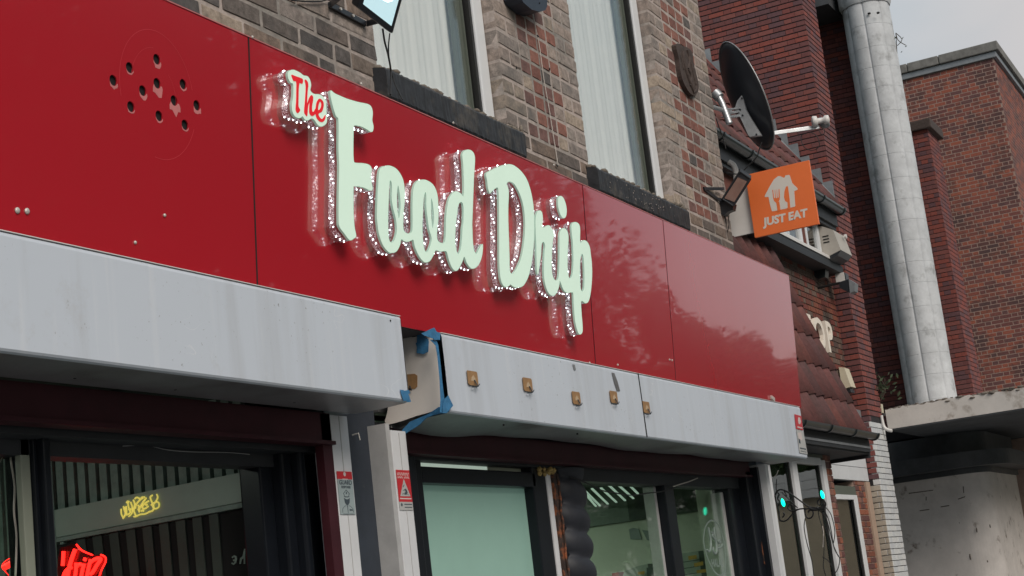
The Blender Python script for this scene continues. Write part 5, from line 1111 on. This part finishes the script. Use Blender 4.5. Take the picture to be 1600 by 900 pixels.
# rest of the roof, far to the left, hidden behind the fascia: plain slope already there
def gutter(x0, x1, y, z, par, r=.065):
    s = MB(); n = 10; lp = [(y+r*math.cos(a_), z-r*math.sin(a_)) for a_ in [math.pi*i/n for i in range(n+1)]]; lp = lp+[(y+(r-.006)*math.cos(a_), z-(r-.006)*math.sin(a_)) for a_ in [math.pi*i/n for i in range(n, -1, -1)]]
    s.prism([[(x0, a_, c_) for a_, c_ in lp]], (x1-x0, 0, 0)); g_ = s.build('gutter', 'gutter_black', par)
    x = x1-.08
    while x > max(x0, x1-6):
        s = MB(); q = [(y+(r+.012)*math.cos(a_), z-(r+.012)*math.sin(a_)) for a_ in [math.pi*i/n for i in range(n+1)]]; s.prism([[(x, a_, c_) for a_, c_ in q+[(y+(r)*math.cos(a_), z-(r)*math.sin(a_)) for a_ in [math.pi*i/n for i in range(n, -1, -1)]]]], (.035, 0, 0)); s.build('gutter_clip', 'gutter_black', g_); x -= .95
    s = MB(); s.prism([[(x1, a_, c_) for a_, c_ in lp[:n+1]]], (.006, 0, 0)); s.build('gutter_end', 'gutter_black', g_)
    return g_
gutter(9.3, 18.42, 4.535, 1.56+E0, nb)
npart('fascia_board', 'fascia_black', 9.3, 18.38, 4.60, 4.625, 1.36, 1.52)
npart('fascia_strip', 'lead_grey', 9.3, 18.38, 4.592, 4.599, 1.40, 1.425)
npart('soffit', 'fascia_black', 9.3, 18.38, 4.625, 5.38, 1.34, 1.38)
npart('verge_end', 'fascia_black', 18.385, 18.43, 4.62, 5.2, 1.30, 1.50)
# ground floor front under the roof
npart('front_wall', 'mortar_light', 9.3, 16.9, 5.02, 5.3, -1.55, 1.32)
ws = [('upvc', 15.30, 15.42), ('upvc', 16.18, 16.34), ('upvc', 17.28, 17.42)]
for m, a_, c_ in ws: npart('window_frame', m, a_, c_, 4.88, 4.96, -1.0, 1.28, .006)
npart('window_frame', 'upvc', 13.6, 17.28, 4.885, 4.955, 1.22, 1.30, .006); npart('window_frame', 'upvc', 14.0, 14.1, 4.88, 4.96, -1.0, 1.22, .006)
npart('reveal_panel', 'olive_grey', 9.3, 17.42, 4.90, 5.0, 1.302, 1.338)
npart('window_glass', 'street_glass', 13.6, 17.28, 4.92, 4.925, -1.0, 1.22)
for a_ in (16.10, 17.19): npart('window_seal', 'seal_black', a_, a_+.035, 4.90, 4.915, -1.0, 1.22)
for a_ in (16.02, 17.08): npart('inner_bead', 'olive_grey', a_, a_+.03, 4.93, 4.95, -1.0, 1.22)
npart('room_back', 'interior_dark', 9.3, 20.9, 7.5, 7.6, -1.55, 1.3)
npart('room_ceiling', 'interior_dark', 9.3, 20.9, 5.35, 7.5, 1.25, 1.3)
p1 = npart('brick_pier', 'mortar_light', 17.43, 17.72, 4.912, 5.3, -1.55, 1.31)
Fp1 = Face(p1, 'Y', 4.90, .1, 'mid'); Fp1.run(17.43, 17.72, -.2+E0, 1.30+E0, 'brick_shop', 'flemish')
# second bay set back
YB = 5.35
xq = lambda px, py: ay(px, py, YB).x
zq = lambda px, py: ay(px, py, YB).z-E0
wx0, wx1, wx2 = xq(1304, 765), xq(1330, 765), xq(1335.5, 765)
npart('window_frame', 'upvc', wx1, wx2, YB-.02, YB+.06, -1, .99, .006); npart('window_frame', 'upvc', wx0-.8, wx1, YB-.02, YB+.06, .93, .99, .006); npart('window_glass', 'street_glass', wx0-.8, wx1, YB+.02, YB+.025, -1, .93)
npart('window_head', 'olive_grey', wx0-.8, wx2, YB-.01, YB+.06, .992, 1.10)
npart('window_seal', 'seal_black', wx1-.05, wx1, YB-.01, YB+.01, -1, .93)
bx1, bx2 = xq(1352, 765), xq(1364.5, 765)
p2 = npart('brick_pier', 'mortar_light', wx2, bx1, YB+.012, YB+.3, -1.55, 1.17)
Fp2 = Face(p2, 'Y', YB, .1, 'mid'); Fp2.run(wx2+.01, bx1, -.5+E0, 1.16+E0, 'brick_shop', 'flemish')
npart('render_post', 'beige_render', bx1+.002, 20.985, YB-.02, YB+.3, -1.55, 1.17)
lay([Fp1, Fp2], 120)
npart('clad_back', 'clad_white', 18.45, 20.985, 5.36, 5.41, 1.18, 2.1)
for z0_, z1_ in ((1.18, 1.352), (1.358, 1.56), (1.566, 1.80), (1.806, 2.02)): npart('cladding_board', 'clad_white', 18.45, 20.985, 5.335, 5.36, z0_, z1_, .004)
npart('cladding_cap', 'lead_grey', 18.45, 20.985, 5.30, 5.41, 2.025, 2.12)
# letters
for ch, X_, w_, lb_ in (('T', 19.17, .0, 'cream letter T, half hidden by the pent roof'), ('O', 19.66, 0, 'cream letter O on the neighbour brick wall'), ('P', 20.12, 0, 'cream letter P nearest the tall brick fin')):
    t = text(ch, .58, Vector((X_, 5.32, 3.0+E0)), U, Vv, Nn, .0, .018, sx=.86); b2 = MB(); vs, fs = text_loops(ch, .58, .009)
    P = [Vector((X_+v.x*1.04, 5.32, 3.0+E0+v.y)) for v in vs]; k_ = len(P); b2.add(P, fs); ed = {(f[i], f[(i+1) % len(f)]) for f in fs for i in range(len(f))}
    sd_ = [(j, i, i+k_, j+k_) for i, j in ed if (j, i) not in ed]; b2.add(P+[p+Vector((0, .05, 0)) for p in P], [(a_, c_, d_, e_) for a_, c_, d_, e_ in sd_])
    tag(b2.build('wall_letter', 'letter_cream'), lb_, 'sign letter', 'cream letters on the neighbour brick wall')
# cream wedge light on the wall
s = MB(); a_ = [(20.54, 5.38, 2.68+E0), (20.54, 5.31, 2.66+E0), (20.54, 5.26, 2.40+E0), (20.54, 5.38, 2.38+E0)]
s.prism([a_], (.24, 0, 0)); s2 = s.build('case', 'alarm_cream'); s2.name = 'wall_alarm'; tag(s2, 'cream wedge shaped alarm box beside the tall brick fin', 'alarm box')
s = MB(); s.box(20.56, 20.76, 5.28, 5.37, 2.33+E0, 2.378+E0); tag(s.build('wall_sensor', 'black_plastic'), 'black sensor under the cream wedge shaped alarm box', 'sensor')
# upper floor: bay with white windows, black base and gutter, steep tiled roof
npart('bay_base', 'fascia_black', 15.5, 20.75, 5.17, 5.40, 3.92, 4.02); npart('bay_sill', 'sign_white', 16.5, 20.3, 5.16, 5.25, 4.035, 4.075)
for a_, c_ in ((17.2, 19.28), (19.46, 20.10)):
    npart('bay_window_frame', 'upvc', a_, a_+.07, 5.24, 5.30, 4.08, 4.75, .004); npart('bay_window_frame', 'upvc', c_-.08, c_, 5.24, 5.30, 4.08, 4.75, .004); npart('bay_window_frame', 'upvc', a_, c_, 5.245, 5.30, 4.08, 4.15, .004)
    npart('bay_pane', 'window_glass', a_+.07, c_-.08, 5.27, 5.275, 4.15, 4.75); npart('bay_blind', 'curtain', a_, c_-.25, 5.33, 5.34, 4.1, 4.8)
npart('bay_window_frame', 'upvc', 18.4, 18.48, 5.24, 5.30, 4.15, 4.75, .004)
npart('bay_mullion', 'brick_mixed', 19.29, 19.45, 5.25, 5.35, 4.08, 4.75)
npart('bay_wall', 'brick_mixed', 20.11, 20.99, 5.36, 5.41, 4.03, 4.8); npart('bay_wall', 'brick_mixed', 9.3, 17.2, 5.25, 5.41, 4.03, 4.8)
gutter(9.3, 20.75, 5.07, 4.78+E0, nb, .075)
npart('eaves_board', 'fascia_black', 9.3, 20.7, 5.13, 5.16, 4.55, 4.74); npart('eaves_soffit', 'fascia_black', 9.3, 20.7, 5.16, 5.45, 4.50, 4.56)
R0 = Vector((0, 5.13, 4.82+E0)); R1 = Vector((0, 6.75, 7.42+E0))
s = MB(); s.prism([[(9.3, R0.y+.03, R0.z-.03), (9.3, R1.y, R1.z-.03), (9.3, R1.y+1.5, R1.z-2), (9.3, R1.y, R0.z-.03)]], (11.69, 0, 0)); rf2 = s.build('main_roof', 'roof_gap', nb)
tiles(rf2, R0, R1-R0, 20.88, 18, 7)
dR = (R1-R0).normalized()
for i in range(12):
    y = 5.18+i*.13; zb_ = R0.z+(y-R0.y)*(R1.z-R0.z)/(R1.y-R0.y)
    s = MB(); s.box(20.965, 20.985, y, y+.128, zb_-.05, zb_+.36); s.build('stepped_flashing', 'lead_grey', nb)
s = MB(); s.tube([R0+Vector((20.90, -.0, .05)), R1+Vector((20.90, 0, .05))], .045, 8); s.build('verge_roll', 'lead_grey', nb)
# equipment on the neighbour
ac = thing('wall_unit', 'dirty cream air conditioning unit beside the upper windows of the brick shop', 'wall unit', (20.45, 5.1, 4.0+E0))
s = MB(); s.prism([[(20.12, 5.10, z+E0) if 0 else Vector((20.12, y, z+E0)) for y, z in ((5.34, 4.50), (5.20, 4.48), (5.06, 4.40), (5.0, 4.12), (5.34, 4.02))]], (.55, 0, 0)); s.build('case', 'aircon_cream', ac)
s = MB(); s.prism([[Vector((20.13, y, z+E0)) for y, z in ((5.0, 4.118), (5.34, 4.018), (5.34, 3.97), (5.06, 4.06))]], (.53, 0, 0)); s.build('base', 'black_plastic', ac)
for k in range(3):
    s = MB(); s.box(20.114, 20.12, 5.13, 5.21, 4.33-.04*k+E0, 4.345-.04*k+E0); s.build('vent_slot', 'dark_void', ac)
s = MB(); s.lathe([(.03, 0), (.03, .03)], Vector((20.5, 5.02, 4.36+E0)), Vector((0, -1, 0)), 10); s.build('pipe_stub', 'sign_white', ac)
for k, (a_, b__, hd, lb_) in enumerate((((1232, 424), (1264, 417), (1262, 411, 1290, 436), 'dark floodlight on a thin rod below the upper windows of the brick shop'), ((1249, 457), (1312, 442), (1311, 436, 1336, 458), 'dark floodlight on a longer rod above the cream letters'))):
    t = thing('rod_floodlight', lb_, 'floodlight', ax(b__[0], b__[1], 20.2), 'floodlights on rods over the pent roof')
    A_, B2 = ax(a_[0], a_[1], 20.2), ax(b__[0], b__[1], 20.2); s = MB(); s.tube([A_, B2], .017, 8); s.build('rod', 'iron_black', t)
    if k: s = MB(); s.obox(A_+Vector((-.5, 0, 0)), Vector((.55, 0, 0)), Vector((0, .03, 0)), Vector((0, 0, .07)), .005); s.build('wall_bar', 'iron_black', t)
    x0_, y0_, x1_, y1_ = hd; P4 = [(x0_, y0_+5), (x0_+15, y0_), (x1_, y0_+6), (x1_-1, y1_-3), (x0_+17, y1_), (x0_+1, y1_-8)]
    s = MB(); s.prism([[ax(x, y, 20.15) for x, y in [P4[0], P4[1], (x0_+17, y1_), P4[5]]]], (.18, 0, 0)); s.build('housing', 'black_plastic', t)
    s = MB(); s.prism([[ax(x, y, 20.14) for x, y in [P4[1], P4[2], P4[3], (x0_+17, y1_)]]], (.16, 0, 0)); s.build('visor', 'gutter_black' if not k else 'lead_grey', t)
t = thing('security_camera', 'small black camera hanging under the base of the upper bay', 'camera', (20.7, 5.0, 3.8+E0))
s = MB(); s.box(20.62, 20.8, 5.12, 5.26, 3.78+E0, 3.915+E0, .01); s.build('housing', 'black_plastic', t); s = MB(); s.box(20.60, 20.615, 5.13, 5.25, 3.80+E0, 3.915+E0); s.build('end_plate', 'sign_white', t)

# ---------------------------------------------------------------- tall brick hall with fins, column and canopy
hall = thing('brick_hall', 'tall plum brick hall with a projecting fin beyond the tiled shop', 'hall', (22, 6, 0))
def hpart(nm, m, x0, x1, y0, y1, z0, z1, b=0, par=None, **k):
    s = MB(); s.box(x0, x1, y0, y1, z0+E0, z1+E0, b); return s.build(nm, m, par or hall, **k)
fin = hpart('fin', 'mortar_shade', 21.008, 21.74, 5.208, 12, -1.55, 9.6)
fA = Face(fin, 'X', 21.0, .09, 'new', joint=.012, vj=.002); zro = lambda y: R0.z+(y-R0.y)*(R1.z-R0.z)/(R1.y-R0.y)
fA.run(-7.75, -5.2, 1.16+E0, 9.4+E0, 'brick_plum', 'flemish', keep=lambda u, v: (v < 4.9+E0 and u > -5.42) or v > zro(-u)-.15 or (v > 2.1+E0 and v < 5.2+E0 and u > -5.45))
fB = Face(fin, 'Y', 5.2, .09, 'new', joint=.012, vj=.002); fB.run(21.002, 21.75, 1.98+E0, 9.4+E0, 'brick_plum', 'flemish')
fC = Face(fin, 'Y', 5.2, .09, 'mid', joint=.006); fC.run(21.002, 21.75, -.9+E0, 1.96+E0, 'brick_white', 'flemish')
fD = Face(fin, 'X', 21.0, .09, 'mid', joint=.008); fD.run(-5.42, -5.2, -.9+E0, 1.10+E0, 'brick_cream', 'flemish')
back = hpart('rear_wall', 'mortar_shade', 24.108, 24.5, 4.86, 12, 1.9, 9.8)
fE = Face(back, 'X', 24.1, .09, 'new', joint=.007, vj=.002); fE.run(-6.9, -4.85, 2.1+E0, 8.75+E0, 'brick_plum', 'flemish')
hpart('dark_overhang', 'cornice_black', 23.2, 24.1, 5.35, 7.2, 8.55, 9.6)
pC = hpart('side_pier', 'mortar_shade', 27.008, 27.85, 4.908, 7, 1.9, 7.28)
fF = Face(pC, 'X', 27.0, .09, 'new', joint=.007, vj=.002); fF.run(-6.0, -4.9, 2.5+E0, 7.26+E0, 'brick_plum', 'flemish')
fG = Face(pC, 'Y', 4.9, .09, 'new', joint=.007, vj=.002); fG.run(27.002, 27.85, 2.5+E0, 7.26+E0, 'brick_plum', 'flemish')
hpart('pier_cap', 'carved_stone', 26.93, 27.95, 4.82, 6.2, 7.285, 7.46, .02)
lay([fA, fB, fC, fD, fE, fF, fG], 300)
# reeded column in drums
col = thing('stone_column', 'tall pale reeded stone column standing on the canopy', 'column', (23.7, 4.91, 2.17+E0))
cc = Vector((23.7, 4.91, 0)); Rr = .362; va = math.atan2(-4.91, -23.7); th0 = va-R(9)-math.pi/8*0
def lobes(r_, z, n=96, dep=.11):
    P = []
    for j in range(n):
        a_ = 2*math.pi*j/n; ph = ((a_-th0+math.pi/8) % (math.pi/4))/(math.pi/8)-1; ph2 = ((a_-th0) % (math.pi/4))/(math.pi/4)*2-1
        rr = r_*(1-dep*.42*abs(ph2)**2.2-dep*.30*max(0, abs(ph2)-.9)*10); P.append(Vector((cc.x+rr*math.cos(a_), cc.y+rr*math.sin(a_), z)))
    return P
r2 = random.Random(12); z = 2.0; k = 0
while z < 8.30:
    h_ = r2.uniform(.31, .39); A1 = [lobes(Rr*.991, z+E0), lobes(Rr, z+.005+E0), lobes(Rr*(1+r2.uniform(-.003, .003)), z+h_-.006+E0), lobes(Rr*.991, z+h_-.001+E0)]
    s = MB(); n = 96
    s.add(sum(A1, []), [(i*n+j, i*n+(j+1) % n, (i+1)*n+(j+1) % n, (i+1)*n+j) for i in range(3) for j in range(n)], False); s.add(A1[0], [tuple(range(n))[::-1]]); s.add(A1[3], [tuple(range(n))]); s.build('drum', 'concrete', col); z += h_; k += 1
for z0_, z1_, rr_ in ((z, z+.42, 1.10), (z+.425, z+.60, 1.04), (z+.605, z+1.3, 1.15)):
    A1 = [lobes(Rr*rr_*.94, z0_+E0, dep=.07), lobes(Rr*rr_, z0_+.06+E0, dep=.07), lobes(Rr*rr_, z1_-.05+E0, dep=.07), lobes(Rr*rr_*.95, z1_+E0, dep=.07)]; n = 96
    s = MB(); s.add(sum(A1, []), [(i*n+j, i*n+(j+1) % n, (i+1)*n+(j+1) % n, (i+1)*n+j) for i in range(3) for j in range(n)], True); s.add(A1[0], [tuple(range(n))[::-1]]); s.add(A1[3], [tuple(range(n))]); s.build('capital_band', 'concrete', col)
s = MB()
for px, py in ((1358, 21), (1372, 20)): s.ico(ax(px, py, 23.33), .03, (.5, 1, .7))
s.build('hole', 'dark_void', col, kind='stuff')
hpart('column_backing', 'concrete', 23.75, 24.1, 4.86, 5.1, 2.0, 9.6)
# canopy
cn = thing('entrance_canopy', 'cracked cream concrete canopy in front of the brick hall', 'canopy', (26, 3.5, 1.88+E0))
s = MB(); nY = 60; r2 = random.Random(4); tops = [(2.7+(5.17-2.7)*i/nY) for i in range(nY+1)]
s.prism([[Vector((21.8, 5.17, 1.885+E0)), Vector((21.8, 2.7, 1.885+E0))]+[Vector((21.8, y, 2.165+E0+r2.uniform(-.022, .008)-(.02 if 3.2 < y < 3.8 else 0))) for y in tops]], (7, 0, 0)); s.build('slab', 'canopy_paint', cn)
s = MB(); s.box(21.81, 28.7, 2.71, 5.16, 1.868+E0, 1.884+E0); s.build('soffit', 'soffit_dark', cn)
s = MB()
for i in range(260):
    y = r2.uniform(2.75, 5.1); s.ico((21.8+r2.uniform(-.008, .25), y, 2.155+E0+r2.uniform(-.03, .02)), r2.uniform(.01, .034), (1, 1.8, .6))
s.build('broken_edge', 'canopy_broken', cn, kind='stuff')
# rounded ticket corner below
tk = thing('rounded_corner_wall', 'rounded stained cream wall under the canopy', 'wall', (24, 5, 0))
def plan(off):
    r_ = .42+off; c_ = Vector((24.42, 4.82, 0)); P = [Vector((24.0-off, 6.6, 0))]+[c_+Vector((math.cos(a_)*r_, math.sin(a_)*r_, 0)) for a_ in [math.pi+(math.pi/2)*i/14 for i in range(15)]]+[Vector((26.6, 4.40-off, 0)), Vector((26.6, 6.6, 0))]
    return P
def tier(nm, m, off, z0, z1, par=tk): s = MB(); s.prism([[p+Vector((0, 0, z0+E0)) for p in plan(off)]], (0, 0, z1-z0), smooth=False); return s.build(nm, m, par)
tier('wall', 'render_cream', 0, -1.55, 1.262); tier('cornice', 'cornice_black', .04, 1.264, 1.34); tier('cornice', 'cornice_black', .34, 1.342, 1.56); tier('upper_band', 'cornice_black', .02, 1.562, 1.866)
s = MB()
for px, py, a_, b__ in ((1526, 828, .012, .07), (1516, 870, .014, .08), (1543, 877, .012, .03), (1547, 822, .01, .05), (1499, 817, .006, .02)): s.ico(ax(px, py, 24.0), b__/2, (.3, a_/b__*2, 1.2))
for a_, c_ in (((1420, 771), (1458, 766)), ((1437, 798), (1452, 796)), ((1470, 792), (1483, 790)), ((1447, 776), (1447, 782)), ((1505, 760), (1506, 770)), ((1497, 780), (1508, 776))):
    s.tube([ax(*a_, 23.995), ax(*c_, 23.995)], .006, 4)
s.build('crack', 'canopy_broken', tk, kind='stuff')
far = thing('painted_brick_wall', 'white painted brick wall at the far right under the canopy', 'wall', (27, 4.5, 0))
fw_ = hpart('wall', 'mortar_light', 27.008, 27.3, 4.15, 5.6, -1.55, 1.86, par=far)
yr = -ax(1577, 740, 27).y
fH = Face(fw_, 'X', 27.0, .09, 'mid', joint=.006); fH.run(-5.2, yr, -.9+E0, 1.25+E0, 'brick_white', 'flemish'); fI = Face(fw_, 'X', 27.0, .09, 'new'); fI.run(-5.2, yr, 1.26+E0, 1.85+E0, 'brick_orange', 'flemish'); lay([fH, fI], 150)
cw = thing('cream_building', 'cream rendered building with white board fascia at the right edge', 'building', (29, 3, 0))
s = MB(); yc = ax(1573, 720, 28).y; s.box(28.0, 34, -.5, yc, 0, 1.42+E0); s.build('wall', 'cream_wall', cw)
for i in range(3): s = MB(); s.box(27.9, 34, -.6, yc+.03, 1.425+E0+i*.16, 1.58+E0+i*.16, .006); s.build('fascia_board', 'clad_white', cw)
# rear brick block with stone coping
bd = thing('rear_brick_block', 'orange and plum brick block with stone coping against the sky', 'building', (31, 5, 0))
yD = 4.15; bw = hpart('wall', 'mortar_rear', 31.003, 48, yD+.003, 12, -1.55, 9.44, par=bd)
fJ = Face(bw, 'X', 31.0, .09, 'new', joint=.012); fJ.run(-6.6, -yD, 2.4+E0, 9.44+E0, 'brick_orange', 'flemish'); fK = Face(bw, 'Y', yD, .09, 'new', joint=.012); fK.run(31.002, 40, 4.0+E0, 9.44+E0, 'brick_orange', 'flemish'); lay([fJ, fK], 300)
s = MB(); s.box(30.95, 31.4, yD-.06, 12, 9.445+E0, 9.56+E0, .01); s.build('string_course', 'lead_grey', bd)
x_ = yD-.12
for ln in (1.15, .62, .58, .95, 1.2, 1.2, 1.2): s = MB(); s.box(30.90, 31.45, x_, x_+ln-.012, 9.565+E0, 9.75+E0+rnd.uniform(-.01, .01), .02); s.build('coping_stone', 'coping_stone', bd); x_ += ln
x_ = 31.46
for ln in (1.2,)*9: s = MB(); s.box(x_, x_+ln-.012, yD-.12, yD+.3, 9.565+E0, 9.75+E0, .02); s.build('coping_stone', 'coping_stone', bd); x_ += ln
s = MB(); s.box(31.41, 42, yD-.06, yD+.2, 9.445+E0, 9.56+E0, .01); s.build('string_course', 'lead_grey', bd)
# small lamp and pipe by the canopy
lm = thing('bulkhead_lamp', 'small yellowed lamp at the foot of the brick fin beside the canopy', 'lamp', ax(1375, 640, 21.7))
s = MB(); s.prism([[ax(x, y, 21.72) for x, y in ((1370, 631), (1377, 631), (1379, 646), (1372, 647))]], (.08, -.0, 0)); s.build('case', 'alarm_cream', lm); s = MB(); s.prism([[ax(x, y, 21.70) for x, y in ((1372, 647), (1380, 645), (1381, 649), (1374, 650))]], (.1, 0, 0)); s.build('base', 'black_plastic', lm)
s = MB(); s.tube(smooth_path([ax(x, y, 21.6) for x, y in ((1377, 649), (1379, 660), (1382, 668), (1388, 672), (1394, 673))]), .022, 8); tag(s.build('overflow_pipe', 'sign_white'), 'white overflow pipe bending under the canopy corner', 'pipe')
def weed(name_label, pts, n, size, sd):
    r_ = random.Random(sd); t = thing('weed', name_label, 'plant', pts[0]); s = MB()
    for k in range(3): s.tube(smooth_path([pts[0], pts[0]+(pts[-1]-pts[0])*.5+Vector((0, r_.uniform(-.05, .05), 0)), pts[-1]+Vector((0, r_.uniform(-.12, .12), r_.uniform(-.1, .1)))], 3), .006, 4)
    s.build('stem', 'bark', t); s = MB()
    for k in range(n):
        c_ = pts[0]+(pts[-1]-pts[0])*r_.random()+Vector((r_.uniform(-.08, .08), r_.gauss(0, .09), r_.gauss(0, .07))); a_ = Vector((r_.uniform(-1, 1), r_.uniform(-1, 1), r_.uniform(-.6, 1))).normalized(); b__ = a_.cross(Vector((r_.random(), r_.random(), r_.random()))).normalized()
        s.add([c_, c_+a_*size*.5+b__*size*.22, c_+a_*size, c_+a_*size*.5-b__*size*.22], [(0, 1, 2, 3)])
    s.build('foliage', 'leaf_weed', t, kind='stuff')
weed('small green weed growing from the brickwork above the canopy', [ax(1377, 625, 21.7), ax(1382, 590, 21.7)], 46, .09, 1)
weed('tiny dry weed on the right side of the stone column', [Vector((23.75, 4.53, 8.0+E0)), Vector((23.75, 4.46, 7.75+E0))], 10, .05, 2)

# ---------------------------------------------------------------- across the street: trees and street lamps (seen in the glossy panels and glass)
def tree_meshes(seed, H, Wd):
    r_ = random.Random(seed); tr = MB(); tr.tube([(0, 0, 0), (.1, .05, H*.2), (.0, .1, H*.45), (.1, 0, H*.8)], [.28, .22, .16, .05], 8)
    cl = []
    for k in range(26):
        a_ = r_.uniform(0, 6.28); zz = r_.uniform(.28, .95); rad = Wd*math.sin(math.pi*min(1, (zz-.18)/.86))**.7*r_.uniform(.3, 1)
        c_ = Vector((rad*math.cos(a_), rad*math.sin(a_), H*zz)); cl.append((c_, r_.uniform(.55, 1.1)*Wd*.38))
        tr.tube([(0, 0, H*zz*.6), tuple(c_*.5+Vector((0, 0, H*zz*.35))), tuple(c_)], [.07, .05, .02], 5)
    cr = MB()
    for c_, q in cl:
        for k in range(520):
            v = Vector((r_.gauss(0, 1), r_.gauss(0, 1), r_.gauss(0, .8))); v = v.normalized()*q*r_.uniform(.35, 1.12); p = c_+v; a_ = Vector((r_.uniform(-1, 1), r_.uniform(-1, 1), r_.uniform(-1, 1))).normalized(); b__ = a_.orthogonal().normalized(); z_ = r_.uniform(.09, .19)
            cr.add([p, p+a_*z_+b__*z_*.5, p+a_*z_*2, p+a_*z_-b__*z_*.5], [(0, 1, 2, 3)])
    return tr, cr
prot = []
for sd_, H_, W_ in ((21, 10.5, 3.0), (22, 12.5, 4.0)):
    a_, c_ = tree_meshes(sd_, H_, W_); m1 = a_.mesh('trunk'); m1.materials.append(MATS['bark']); m2 = c_.mesh('crown'); m2.materials.append(MATS['leaf']); prot.append((m1, m2))
spots = [(20, -15, 1, 1.1), (27, -14.5, 1, 1.15), (33.5, -15.5, 1, 1.12), (39, -16, 1, 1.05), (47.5, -17, 0, 1.0), (53, -16, 0, .95), (58.5, -15.5, 0, .92), (64, -16.5, 0, .93), (69.5, -16, 0, .9), (75, -16, 0, .95), (81, -17, 0, .92), (88, -16, 0, .95), (96, -16, 0, 1), (12, -15, 0, 1.2), (4, -15, 1, 1), (16, -22, 1, 1.3), (23.5, -22, 1, 1.4), (31, -22.5, 1, 1.35), (38, -22, 1, 1.3)]
ORD = ['first', 'second', 'third', 'fourth', 'fifth', 'sixth', 'seventh', 'eighth', 'ninth', 'tenth', 'eleventh', 'twelfth', 'thirteenth', 'fourteenth', 'farthest']
for i, (x, y, k, sc_) in enumerate(spots):
    t = thing('street_tree', ('tall' if k else 'lower')+' leafy green tree, '+ORD[sorted(q[0] for q in spots if (q[1] < -20) == (y < -20)).index(x)]+(' in the rear row beyond the road' if y < -20 else ' along the front row across the road'), 'tree', (x, y, -.02), 'trees in the row across the road')
    t.scale = (sc_, sc_, sc_); t.rotation_euler = (0, 0, i*1.3)
    for nm, me in (('trunk', prot[k][0]), ('crown', prot[k][1])): o = bpy.data.objects.new(nm, me); COL.objects.link(o); o.parent = t
for i, (x, y, H_) in enumerate(((65.8, -14, 10.9), (36, -14, 10.5))):
    t = thing('street_lamp', ('far' if i == 0 else 'near')+' steel street lamp with a short arm across the road', 'street lamp', (x, y, 0), 'street lamps across the road')
    s = MB(); s.tube([(x, y, 0), (x, y, H_*.5), (x, y, H_)], [.11, .09, .06], 10); s.build('post', 'lamp_steel', t)
    s = MB(); s.tube([(x, y, H_-.05), (x+.5, y+.2, H_+.15), (x+1.5, y+.5, H_+.2)], .05, 8); s.build('arm', 'lamp_steel', t); s = MB(); s.box(x+1.3, x+2.1, y+.35, y+.65, H_+.13, H_+.27, .04); s.build('lamp_head', 'lamp_steel', t)
